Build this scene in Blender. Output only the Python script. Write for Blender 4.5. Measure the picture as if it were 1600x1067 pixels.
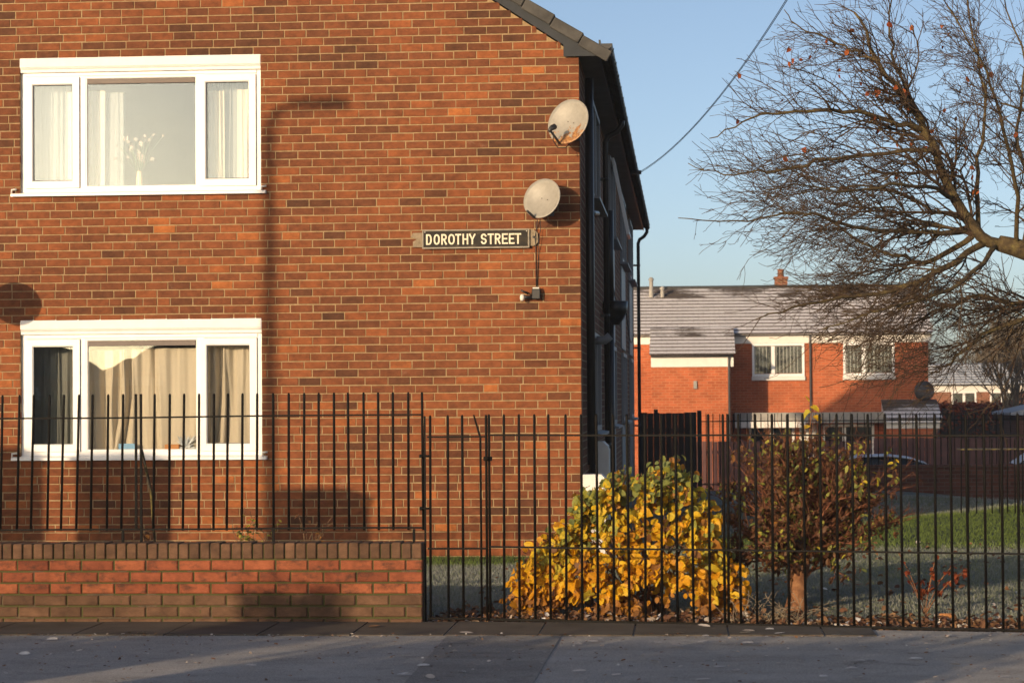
import bpy, math, random
from mathutils import Vector, Matrix, Quaternion, noise
R = math.radians
rnd = random.Random(7)
for o in list(bpy.data.objects): bpy.data.objects.remove(o, do_unlink=True)
SC = bpy.context.scene
COL = SC.collection

# ------------------------------------------------------------------ camera
camd = bpy.data.cameras.new('camera'); cam = bpy.data.objects.new('camera', camd); COL.objects.link(cam)
camd.sensor_width = 36.0; camd.lens = 80.01; camd.clip_start = 0.1; camd.clip_end = 3000
CAM = Vector((1.042, -22.95, 1.6))
cam.matrix_world = (Matrix.Translation(CAM) @ Matrix.Rotation(math.atan(270/3556), 4, 'Z')
                    @ Matrix.Rotation(math.pi/2 + 0.02486, 4, 'X') @ Matrix.Rotation(-0.007, 4, 'Z'))
camd.dof.use_dof = True; camd.dof.focus_distance = 22.0; camd.dof.aperture_fstop = 5.6
SC.camera = cam

# ------------------------------------------------------------------ sky and sun
SUN_EL, SUN_AZ = 8.8, 28.0          # azimuth: degrees the light drifts to +x while travelling to +y
sun_dir = Vector((math.sin(R(SUN_AZ))*math.cos(R(SUN_EL)), math.cos(R(SUN_AZ))*math.cos(R(SUN_EL)), -math.sin(R(SUN_EL))))
wd = bpy.data.worlds.new('World'); SC.world = wd; wd.use_nodes = True
wn = wd.node_tree; wn.nodes.clear()
sky = wn.nodes.new('ShaderNodeTexSky'); sky.sky_type = 'NISHITA'; sky.sun_disc = False
sky.sun_elevation = R(SUN_EL); sky.sun_rotation = R(180 + SUN_AZ)
sky.air_density = 0.5; sky.dust_density = 1.4; sky.ozone_density = 0.35
bg = wn.nodes.new('ShaderNodeBackground'); bg.inputs['Strength'].default_value = 0.14
wo = wn.nodes.new('ShaderNodeOutputWorld')
wn.links.new(sky.outputs[0], bg.inputs[0]); wn.links.new(bg.outputs[0], wo.inputs[0])
sl = bpy.data.lights.new('sun', 'SUN'); sl.energy = 4.1; sl.angle = R(0.53); sl.color = (1.0, 0.74, 0.46)
so = bpy.data.objects.new('sun', sl); COL.objects.link(so)
so.rotation_mode = 'QUATERNION'; so.rotation_quaternion = sun_dir.to_track_quat('-Z', 'Y'); so.location = (-30, -60, 30)
SC.view_settings.view_transform = 'Standard'; SC.view_settings.look = 'None'
SC.view_settings.gamma = 1.0; SC.view_settings.exposure = 0.3; SC.view_settings.use_curve_mapping = False

# ------------------------------------------------------------------ materials
class Mt:
    """tiny node helper"""
    def __init__(s, name, rough=0.8):
        s.m = bpy.data.materials.new(name); s.m.use_nodes = True; s.nt = s.m.node_tree
        s.b = s.nt.nodes['Principled BSDF']; s.b.inputs['Roughness'].default_value = rough
        s.out = s.nt.nodes['Material Output']
    def n(s, t, props=None, **inp):
        nd = s.nt.nodes.new('ShaderNode'+t)
        for k, v in (props or {}).items(): setattr(nd, k, v)
        for k, v in inp.items():
            k = int(k[1:]) if k[0] == '_' and k[1:].isdigit() else k.replace('_', ' ')
            s.put(nd.inputs[k], v)
        return nd
    def put(s, sock, v):
        if isinstance(v, bpy.types.NodeSocket): s.nt.links.new(v, sock)
        elif isinstance(v, bpy.types.Node): s.nt.links.new(v.outputs[0], sock)
        else:
            if hasattr(sock.default_value, '__len__') and len(sock.default_value) == 4 and len(v) == 3: v = (*v, 1)
            sock.default_value = v
    def base(s, v): s.put(s.b.inputs['Base Color'], v)
    def pos(s, sx=1, sy=1, sz=1):
        g = s.n('NewGeometry'); return s.n('Vector Math', None) if False else s.vm('MULTIPLY', g.outputs['Position'], (sx, sy, sz))
    def obj(s, sx=1, sy=1, sz=1):
        g = s.n('TexCoord'); return s.vm('MULTIPLY', g.outputs['Object'], (sx, sy, sz))
    def vm(s, op, a, b):
        nd = s.nt.nodes.new('ShaderNodeVectorMath'); nd.operation = op; s.put(nd.inputs[0], a); s.put(nd.inputs[1], b); return nd.outputs[0]
    def math(s, op, a, b=0.0, clamp=False):
        nd = s.nt.nodes.new('ShaderNodeMath'); nd.operation = op; nd.use_clamp = clamp; s.put(nd.inputs[0], a); s.put(nd.inputs[1], b); return nd.outputs[0]
    def noise(s, vec, scale=5, detail=4, rough=0.6):
        nd = s.nt.nodes.new('ShaderNodeTexNoise'); s.put(nd.inputs['Vector'], vec)
        nd.inputs['Scale'].default_value = scale; nd.inputs['Detail'].default_value = detail; nd.inputs['Roughness'].default_value = rough
        return nd.outputs[0]
    def ramp(s, fac, stops, interp='LINEAR'):
        nd = s.nt.nodes.new('ShaderNodeValToRGB'); cr = nd.color_ramp; cr.interpolation = interp
        while len(cr.elements) < len(stops): cr.elements.new(0.5)
        for e, (p, c) in zip(cr.elements, stops):
            e.position = p; e.color = (*c, 1) if len(c) == 3 else c
        s.put(nd.inputs[0], fac); return nd.outputs[0]
    def gray(s, fac, a, b): return s.ramp(fac, [(a[0], (a[1],)*3), (b[0], (b[1],)*3)])
    def mix(s, fac, a, b, mode='MIX'):
        nd = s.nt.nodes.new('ShaderNodeMix'); nd.data_type = 'RGBA'; nd.blend_type = mode
        s.put(nd.inputs[0], fac); s.put(nd.inputs[6], a); s.put(nd.inputs[7], b); return nd.outputs[2]
    def bump(s, h, dist=0.005, strength=1.0):
        nd = s.nt.nodes.new('ShaderNodeBump'); s.put(nd.inputs['Height'], h)
        nd.inputs['Distance'].default_value = dist; nd.inputs['Strength'].default_value = strength
        s.nt.links.new(nd.outputs[0], s.b.inputs['Normal']); return nd
    def attr(s, name='tone'):
        nd = s.nt.nodes.new('ShaderNodeAttribute'); nd.attribute_name = name; return nd
M = {}
def simple(name, col, rough=0.7, var=0.12, scale=8, bump=0.0, spec=None, metal=0.0):
    t = Mt(name, rough); f = t.noise(t.pos(), scale, 5)
    a = [c*(1-var) for c in col]; b = [min(1, c*(1+var)) for c in col]
    t.base(t.ramp(f, [(0.3, a), (0.7, b)]))
    if bump: t.bump(t.noise(t.pos(), scale*8, 4), bump)
    if spec is not None: t.b.inputs['Specular IOR Level'].default_value = spec
    t.b.inputs['Metallic'].default_value = metal
    M[name] = t.m; return t

def brick_material(name, stops, moss=0.0, dirt=None, soot=0.0):
    t = Mt(name, 0.88); t.b.inputs['Specular IOR Level'].default_value = 0.25
    c = t.ramp(t.attr().outputs['Fac'], stops)
    blotch = t.noise(t.pos(9, 9, 14), 1.0, 5, 0.65)
    c = t.mix(1.0, c, t.gray(blotch, (0.28, 0.62), (0.72, 1.3)), 'MULTIPLY')
    fine = t.noise(t.pos(30, 30, 240), 1.0, 3, 0.6)
    c = t.mix(0.55, c, t.gray(fine, (0.3, 0.72), (0.7, 1.12)), 'MULTIPLY')
    stain = t.noise(t.pos(0.9, 0.9, 0.7), 1.0, 6, 0.62)
    c = t.mix(1.0, c, t.gray(stain, (0.3, 0.76), (0.68, 1.12)), 'MULTIPLY')
    bloom = t.ramp(t.noise(t.pos(), 2.3, 6, 0.7), [(0.64, (0, 0, 0)), (0.78, (1, 1, 1))])
    c = t.mix(t.math('MULTIPLY', bloom, 0.30), c, (0.42, 0.33, 0.26))
    speck = t.noise(t.pos(), 160, 2)
    c = t.mix(t.math('MULTIPLY', t.math('GREATER_THAN', speck, 0.72), 0.35), c, (0.04, 0.02, 0.015))
    if dirt:
        z = t.n('SeparateXYZ', None, _0=t.n('NewGeometry').outputs['Position']).outputs[2]
        f = t.math('ADD', t.math('MULTIPLY', t.math('SUBTRACT', dirt, z), 6.0), t.math('MULTIPLY', t.math('SUBTRACT', t.noise(t.pos(), 7, 5), 0.5), 2.0), True)
        c = t.mix(t.math('MULTIPLY', f, 0.55), c, (0.10, 0.085, 0.05))
    if soot:
        f = t.ramp(t.noise(t.pos(6, 6, 9), 1.6, 6, 0.72), [(0.50, (0, 0, 0)), (0.66, (1, 1, 1))])
        c = t.mix(t.math('MULTIPLY', f, soot), c, (0.035, 0.024, 0.018))
    if moss:
        f = t.math('GREATER_THAN', t.noise(t.pos(), 22, 5, 0.7), 1-moss)
        c = t.mix(t.math('MULTIPLY', f, 0.6), c, (0.05, 0.07, 0.02))
    t.base(c)
    h = t.math('ADD', t.math('MULTIPLY', fine, 0.7), t.noise(t.pos(), 90, 4))
    t.bump(h, 0.0035, 0.8); M[name] = t.m
brick_material('brick', [(0.0, (0.090, 0.038, 0.020)), (0.35, (0.165, 0.056, 0.024)), (0.7, (0.25, 0.080, 0.029)), (1.0, (0.38, 0.128, 0.038))])
brick_material('brick_red', [(0.0, (0.17, 0.048, 0.025)), (0.5, (0.255, 0.075, 0.036)), (1.0, (0.33, 0.105, 0.048))], soot=0.75)
brick_material('brick_brown', [(0.0, (0.085, 0.048, 0.03)), (1.0, (0.16, 0.088, 0.052))], moss=0.34)

def mortar(name, a, b, moss=0.0):
    t = Mt(name, 0.95); f = t.noise(t.pos(), 14, 6, 0.7)
    c = t.ramp(f, [(0.3, a), (0.7, b)])
    if moss: c = t.mix(t.math('MULTIPLY', t.math('GREATER_THAN', t.noise(t.pos(), 5, 5, 0.7), 1-moss), 0.8), c, (0.055, 0.06, 0.012))
    t.base(c); t.bump(t.noise(t.pos(), 150, 4), 0.003); M[name] = t.m
mortar('mortar', (0.20, 0.135, 0.068), (0.37, 0.265, 0.145))
mortar('mortar_dark', (0.035, 0.028, 0.02), (0.12, 0.09, 0.05), moss=0.55)

def brickwall(name, bricks, mort, scale=1.0, axis='XZ', spread=0.3, frosty=0):
    """far walls, bricks too small to pick apart"""
    t = Mt(name, 0.9); t.b.inputs['Specular IOR Level'].default_value = 0.2
    g = t.n('SeparateXYZ', None, _0=t.n('NewGeometry').outputs['Position'])
    v = t.n('CombineXYZ', None, _0=g.outputs['XYZ'.index(axis[0])], _1=g.outputs['XYZ'.index(axis[1])])
    br = t.n('TexBrick', None, Vector=v.outputs[0], Color1=[c*(1-spread) for c in bricks], Color2=[min(1, c*(1+spread)) for c in bricks], Mortar=mort, Scale=1.0)
    br.inputs['Mortar Size'].default_value = 0.009; br.inputs['Brick Width'].default_value = 0.2286*scale; br.inputs['Row Height'].default_value = 0.0826*scale
    br.inputs['Mortar Smooth'].default_value = 0.2
    c = t.mix(1.0, br.outputs[0], t.gray(t.noise(t.pos(), 1.4, 5, 0.65), (0.25, 0.72), (0.75, 1.2)), 'MULTIPLY')
    t.base(c); t.bump(t.math('ADD', t.math('MULTIPLY', br.outputs['Fac'], -1.0), t.math('MULTIPLY', t.noise(t.pos(), 60, 4), 0.5)), 0.006); M[name] = t.m
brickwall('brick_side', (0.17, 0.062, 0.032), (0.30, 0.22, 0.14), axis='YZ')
brickwall('brick_far', (0.40, 0.105, 0.042), (0.45, 0.20, 0.11), spread=0.16)
brickwall('brick_dark', (0.12, 0.045, 0.03), (0.14, 0.10, 0.08))
brickwall('brick_plain', (0.22, 0.08, 0.045), (0.3, 0.22, 0.15))

simple('upvc', (0.78, 0.78, 0.78), 0.32, 0.04, 6)
simple('white_paint', (0.68, 0.66, 0.63), 0.55, 0.06, 5, 0.001)
simple('panel_white_shaded', (0.23, 0.24, 0.26), 0.5, 0.06, 3)  # white darkened: the side wall's shade is put into this colour
simple('soffit', (0.15, 0.145, 0.14), 0.7, 0.2, 3)
simple('barge', (0.036, 0.040, 0.047), 0.6, 0.15, 4, 0.001, 0.12)
simple('black_plastic', (0.014, 0.014, 0.016), 0.38, 0.2, 8)
simple('rubber', (0.02, 0.02, 0.02), 0.8, 0.2, 20)
simple('vent_brown', (0.11, 0.085, 0.075), 0.55, 0.15, 10)
simple('timber_black', (0.022, 0.016, 0.013), 0.85, 0.35, 6, 0.003)
simple('timber_red', (0.10, 0.045, 0.042), 0.85, 0.25, 3, 0.003)
simple('concrete', (0.30, 0.29, 0.27), 0.9, 0.2, 5, 0.004)
simple('room', (0.42, 0.38, 0.32), 0.9, 0.08, 2)
simple('dark_metal', (0.06, 0.06, 0.065), 0.5, 0.2, 10)
simple('lamp_metal', (0.20, 0.22, 0.22), 0.5, 0.2, 10)
simple('weathered_wood', (0.24, 0.19, 0.13), 0.9, 0.3, 25, 0.002)
simple('wood_pole', (0.13, 0.095, 0.065), 0.9, 0.3, 6, 0.004)
simple('sign_black', (0.030, 0.026, 0.022), 0.45, 0.3, 12)
simple('sign_rim', (0.22, 0.19, 0.15), 0.5, 0.3, 20)
simple('lnb', (0.03, 0.03, 0.032), 0.45, 0.2, 20)
simple('pale_plastic', (0.62, 0.60, 0.56), 0.4, 0.1, 20)
simple('blue_card', (0.20, 0.40, 0.62), 0.6, 0.1, 20)
simple('orange_card', (0.50, 0.22, 0.07), 0.7, 0.2, 20)
simple('silver_leaf', (0.55, 0.58, 0.60), 0.5, 0.2, 30)
simple('vase', (0.78, 0.50, 0.28), 0.45, 0.1, 10)
simple('petal', (0.55, 0.42, 0.36), 0.7, 0.3, 60)
simple('stem_green', (0.08, 0.12, 0.04), 0.7, 0.3, 40)
simple('tyre', (0.02, 0.02, 0.021), 0.85, 0.2, 20)
simple('car_paint', (0.05, 0.055, 0.065), 0.3, 0.1, 3)
simple('tile_lip', (0.05, 0.04, 0.035), 0.9, 0.3, 4)
simple('asphalt', (0.055, 0.055, 0.06), 0.9, 0.25, 3, 0.004)
simple('soil', (0.045, 0.03, 0.02), 0.95, 0.35, 9, 0.02)
simple('cable', (0.02, 0.02, 0.022), 0.6, 0.1, 10)
simple('twig', (0.13, 0.075, 0.04), 0.85, 0.4, 30)
simple('bird_white', (0.75, 0.73, 0.70), 0.8, 0.1, 40)

def m_lettering():
    t = Mt('lettering', 0.5); f = t.noise(t.pos(), 26, 6, 0.7)
    t.base(t.ramp(f, [(0.25, (0.30, 0.24, 0.16)), (0.36, (0.60, 0.53, 0.40)), (0.7, (0.74, 0.68, 0.54))])); M['lettering'] = t.m
m_lettering()
def m_signface():
    t = Mt('sign_face', 0.6); t.b.inputs['Specular IOR Level'].default_value = 0.2; f = t.noise(t.pos(1, 1, 1.6), 5.5, 6, 0.6)
    t.base(t.ramp(f, [(0.50, (0.017, 0.014, 0.012)), (0.62, (0.035, 0.028, 0.02)), (0.75, (0.20, 0.15, 0.085))])); M['sign_face'] = t.m
m_signface()
def m_rail():
    t = Mt('rail_paint', 0.55); t.b.inputs['Specular IOR Level'].default_value = 0.09; f = t.noise(t.pos(), 35, 6, 0.7)
    t.base(t.ramp(f, [(0.55, (0.006, 0.0055, 0.005)), (0.66, (0.012, 0.009, 0.008)), (0.78, (0.035, 0.018, 0.010))]))
    sp = t.noise(t.pos(), 120, 3); t.bump(t.math('ADD', f, sp), 0.003, 0.8); M['rail_paint'] = t.m
m_rail()
def m_stay():
    t = Mt('stay_paint', 0.7); f = t.noise(t.pos(), 9, 5, 0.7)
    t.base(t.ramp(f, [(0.45, (0.03, 0.022, 0.015)), (0.6, (0.16, 0.13, 0.03))])); M['stay_paint'] = t.m
m_stay()
def m_dish(name, rust):
    t = Mt(name, 0.5); f = t.noise(t.obj(), 22, 4)
    c = t.ramp(f, [(0.3, (0.25, 0.235, 0.205)), (0.7, (0.30, 0.285, 0.25))])
    if rust:
        o = t.n('SeparateXYZ', None, _0=t.n('TexCoord').outputs['Object'])
        lo = t.math('ADD', t.math('MULTIPLY', o.outputs[1], -5.0), t.math('MULTIPLY', o.outputs[0], 1.2))
        k = t.math('ADD', lo, t.math('MULTIPLY', t.math('SUBTRACT', t.noise(t.obj(), 13, 5, 0.65), 0.5), 4.2))
        f2 = t.ramp(k, [(0.60, (0, 0, 0)), (0.8, (1, 1, 1))])
        hi = t.math('ADD', t.math('MULTIPLY', o.outputs[1], 5.0), t.math('MULTIPLY', t.math('SUBTRACT', t.noise(t.obj(), 9, 4, 0.6), 0.5), 4.0))
        f3 = t.ramp(hi, [(1.05, (0, 0, 0)), (1.3, (1, 1, 1))])
        c = t.mix(t.math('MAXIMUM', f2, f3), c, t.ramp(t.noise(t.obj(), 40, 4), [(0.35, (0.16, 0.06, 0.02)), (0.65, (0.42, 0.22, 0.08))]))
    t.base(c); M[name] = t.m
m_dish('dish_rusty', True); m_dish('dish_grey', False)
def m_tile():
    t = Mt('roof_tile', 0.9); t.b.inputs['Specular IOR Level'].default_value = 0.15; f = t.noise(t.pos(), 6, 6, 0.65)
    t.base(t.ramp(f, [(0.3, (0.045, 0.044, 0.043)), (0.7, (0.095, 0.092, 0.088))])); t.bump(t.noise(t.pos(), 120, 3), 0.002); M['roof_tile'] = t.m
m_tile()
def m_frost_tile(name, lo=0.34, hi=0.46):
    t = Mt(name, 0.9); v = t.pos(0.9, 0.9, 1.3)
    f = t.noise(v, 0.8, 5, 0.6); fine = t.noise(t.pos(1, 3, 3), 7, 5, 0.7)
    k = t.math('ADD', t.math('MULTIPLY', f, 0.7), t.math('MULTIPLY', fine, 0.3))
    cells = t.n('TexBrick', None, Vector=t.n('CombineXYZ', None, _0=t.n('SeparateXYZ', None, _0=t.pos()).outputs[0], _1=t.n('SeparateXYZ', None, _0=t.pos()).outputs[1]).outputs[0],
                Color1=(0.9, 0.9, 0.9), Color2=(1, 1, 1), Mortar=(0.75, 0.75, 0.75), Scale=1.0)
    cells.inputs['Brick Width'].default_value = 0.33; cells.inputs['Row Height'].default_value = 0.34; cells.inputs['Mortar Size'].default_value = 0.012
    frost = t.mix(1.0, t.ramp(fine, [(0.3, (0.66, 0.63, 0.64)), (0.7, (0.84, 0.81, 0.81))]), cells.outputs[0], 'MULTIPLY')
    t.base(t.mix(t.ramp(k, [(lo, (0, 0, 0)), (hi, (1, 1, 1))]), t.ramp(fine, [(0.3, (0.05, 0.04, 0.035)), (0.7, (0.12, 0.09, 0.075))]), frost)); M[name] = t.m
m_frost_tile('frost_tile', 0.30, 0.40); m_frost_tile('frost_tile_patchy', 0.47, 0.56)
def m_glass(name, refl=0.14, tint=(0.985, 0.99, 0.985)):
    t = Mt(name, 0.02); nt = t.nt
    fr = t.n('LayerWeight', None); fr.inputs['Blend'].default_value = 0.25
    k = t.math('ADD', t.math('MULTIPLY', fr.outputs['Facing'], 0.25), refl, True)
    gl = t.n('BsdfGlossy', None, Color=(0.80, 0.92, 1.0)); gl.inputs['Roughness'].default_value = 0.012
    w = t.n('Bump', None, Height=t.noise(t.pos(), 1.7, 2)); w.inputs['Distance'].default_value = 0.0012; nt.links.new(w.outputs[0], gl.inputs['Normal'])
    tr = t.n('BsdfTransparent', None, Color=tint); mx = t.n('MixShader', None)
    nt.links.new(k, mx.inputs[0]); nt.links.new(tr.outputs[0], mx.inputs[1]); nt.links.new(gl.outputs[0], mx.inputs[2]); nt.links.new(mx.outputs[0], t.out.inputs[0]); M[name] = t.m
m_glass('glass', 0.07); m_glass('glass_far', 0.03)
def m_cloth(name, a, b, trans=0.3, alpha=1.0):
    t = Mt(name, 0.9); nt = t.nt
    f = t.noise(t.pos(60, 60, 25), 4, 5, 0.7); c = t.ramp(f, [(0.3, a), (0.7, b)])
    d = t.n('BsdfDiffuse', None, Color=c); tl = t.n('BsdfTranslucent', None, Color=c); mx = t.n('MixShader', None, Fac=trans)
    nt.links.new(d.outputs[0], mx.inputs[1]); nt.links.new(tl.outputs[0], mx.inputs[2]); o = mx
    if alpha < 1:
        tr = t.n('BsdfTransparent', None, Color=(1, 1, 1)); m2 = t.n('MixShader', None, Fac=alpha)
        nt.links.new(tr.outputs[0], m2.inputs[1]); nt.links.new(mx.outputs[0], m2.inputs[2]); o = m2
    nt.links.new(o.outputs[0], t.out.inputs[0]); M[name] = t.m
m_cloth('linen', (0.60, 0.53, 0.42), (0.72, 0.64, 0.51), 0.2)
m_cloth('cream_cloth', (0.74, 0.68, 0.56), (0.82, 0.76, 0.64), 0.25)
m_cloth('net', (0.60, 0.66, 0.68), (0.70, 0.75, 0.76), 0.3, 0.5); m_cloth('net_reflection', (0.36, 0.37, 0.34), (0.44, 0.45, 0.41), 0.3, 0.66)
def m_leaf(name, stops, trans=0.35, rough=0.55):
    t = Mt(name, rough); nt = t.nt
    c = t.ramp(t.attr().outputs['Fac'], stops)
    c = t.mix(0.8, c, t.gray(t.noise(t.pos(), 45, 4, 0.6), (0.3, 0.7), (0.7, 1.15)), 'MULTIPLY')
    t.base(c); t.b.inputs['Specular IOR Level'].default_value = 0.3
    tl = t.n('BsdfTranslucent', None, Color=c); mx = t.n('MixShader', None, Fac=trans)
    nt.links.new(t.b.outputs[0], mx.inputs[1]); nt.links.new(tl.outputs[0], mx.inputs[2]); nt.links.new(mx.outputs[0], t.out.inputs[0]); M[name] = t.m
# tone 0..1: brown, orange, gold, yellow, lime, green
m_leaf('leaf', [(0.0, (0.10, 0.045, 0.025)), (0.15, (0.20, 0.10, 0.045)), (0.3, (0.40, 0.17, 0.02)), (0.5, (0.74, 0.36, 0.010)), (0.68, (0.74, 0.50, 0.025)), (0.84, (0.42, 0.40, 0.06)), (1.0, (0.17, 0.20, 0.06))])
m_leaf('dead_leaf', [(0.0, (0.07, 0.03, 0.02)), (0.4, (0.17, 0.085, 0.045)), (0.7, (0.28, 0.17, 0.09)), (1.0, (0.74, 0.72, 0.70))], 0.1, 0.8)
m_leaf('red_leaf', [(0.0, (0.16, 0.03, 0.015)), (1.0, (0.45, 0.12, 0.03))], 0.25, 0.7)
m_leaf('hedge_leaf', [(0.0, (0.03, 0.05, 0.015)), (1.0, (0.09, 0.12, 0.04))], 0.2, 0.6)
def m_grass():
    t = Mt('grass', 0.8); t.base(t.ramp(t.attr().outputs['Fac'], [(0.0, (0.045, 0.075, 0.010)), (0.4, (0.10, 0.15, 0.02)), (0.55, (0.11, 0.14, 0.06)), (0.8, (0.165, 0.180, 0.165)), (1.0, (0.31, 0.325, 0.32))])); M['grass'] = t.m
m_grass()
def m_lawn():
    t = Mt('lawn', 0.95)
    t.base(t.mix(0.7, t.ramp(t.attr().outputs['Fac'], [(0.0, (0.03, 0.05, 0.01)), (0.5, (0.08, 0.11, 0.04)), (1.0, (0.235, 0.25, 0.245))]),
                 t.gray(t.noise(t.pos(), 30, 5, 0.7), (0.3, 0.6), (0.7, 1.2)), 'MULTIPLY')); t.bump(t.noise(t.pos(), 60, 5, 0.7), 0.03); M['lawn'] = t.m
m_lawn()
def m_bark(name, a, b, c):
    t = Mt(name, 0.9); f = t.noise(t.pos(), 11, 6, 0.7)
    t.base(t.ramp(f, [(0.3, a), (0.52, b), (0.7, c)])); t.bump(t.noise(t.pos(4, 4, 1), 22, 5), 0.008); M[name] = t.m
m_bark('bark', (0.035, 0.022, 0.013), (0.085, 0.060, 0.026), (0.15, 0.12, 0.04))
m_bark('twig_bark', (0.035, 0.017, 0.011), (0.065, 0.038, 0.020), (0.105, 0.08, 0.032))
m_bark('shrub_bark', (0.10, 0.04, 0.02), (0.22, 0.10, 0.045), (0.33, 0.17, 0.08)); m_bark('shrub_twig', (0.08, 0.028, 0.016), (0.18, 0.065, 0.03), (0.28, 0.12, 0.055))
m_bark('far_bark', (0.10, 0.075, 0.055), (0.15, 0.12, 0.085), (0.19, 0.16, 0.10))
def m_tarmac(name, k=1.0, frost=0.6):
    t = Mt(name, 0.92); fine = t.noise(t.pos(), 95, 4, 0.75); mid = t.noise(t.pos(1, 1.6, 1), 1.3, 6, 0.65)
    c = t.ramp(fine, [(0.25, (0.045*k, 0.043*k, 0.041*k)), (0.75, (0.29*k, 0.276*k, 0.262*k))])
    c = t.mix(1.0, c, t.gray(mid, (0.3, 0.75), (0.7, 1.2)), 'MULTIPLY')
    fr = t.math('MULTIPLY', t.ramp(t.noise(t.pos(0.7, 2.2, 1), 1.9, 6, 0.7), [(0.42, (0, 0, 0)), (0.62, (1, 1, 1))]), frost*0.4)
    c = t.mix(fr, c, (0.46, 0.46, 0.47))
    st = t.ramp(t.noise(t.pos(), 3.1, 5, 0.7), [(0.58, (0, 0, 0)), (0.7, (1, 1, 1))]); c = t.mix(t.math('MULTIPLY', st, 0.45), c, (0.06, 0.058, 0.055)); t.base(c); t.bump(fine, 0.012, 1.0); M[name] = t.m
m_tarmac('tarmac', 2.2, 0.8); m_tarmac('tarmac_patch', 1.5, 0.3)
def m_flag():
    t = Mt('flagstone', 0.85); f = t.noise(t.pos(), 2.2, 6, 0.65)
    c = t.ramp(f, [(0.3, (0.042, 0.035, 0.027)), (0.7, (0.105, 0.088, 0.070))])
    c = t.mix(t.math('MULTIPLY', t.math('GREATER_THAN', t.noise(t.pos(), 14, 5, 0.7), 0.66), 0.5), c, (0.05, 0.06, 0.02))
    t.base(c); t.bump(t.noise(t.pos(), 70, 5), 0.004); M['flagstone'] = t.m
m_flag()
def m_frostcar():
    t = Mt('frost_paint', 0.75); t.base(t.ramp(t.noise(t.pos(), 9, 5, 0.7), [(0.3, (0.42, 0.47, 0.56)), (0.7, (0.62, 0.67, 0.76))])); M['frost_paint'] = t.m
m_frostcar()
def m_frostlead():
    t = Mt('frost_roof_far', 0.8); t.base(t.ramp(t.noise(t.pos(), 5, 5, 0.7), [(0.3, (0.25, 0.27, 0.31)), (0.7, (0.42, 0.45, 0.50))])); M['frost_roof_far'] = t.m
m_frostlead()
def m_cement():
    t = Mt('render_band', 0.8); t.base(t.ramp(t.noise(t.pos(), 6, 5), [(0.3, (0.74, 0.73, 0.72)), (0.7, (0.80, 0.79, 0.79))])); t.bump(t.noise(t.pos(), 90, 4), 0.003); M['render_band'] = t.m
m_cement()

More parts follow.
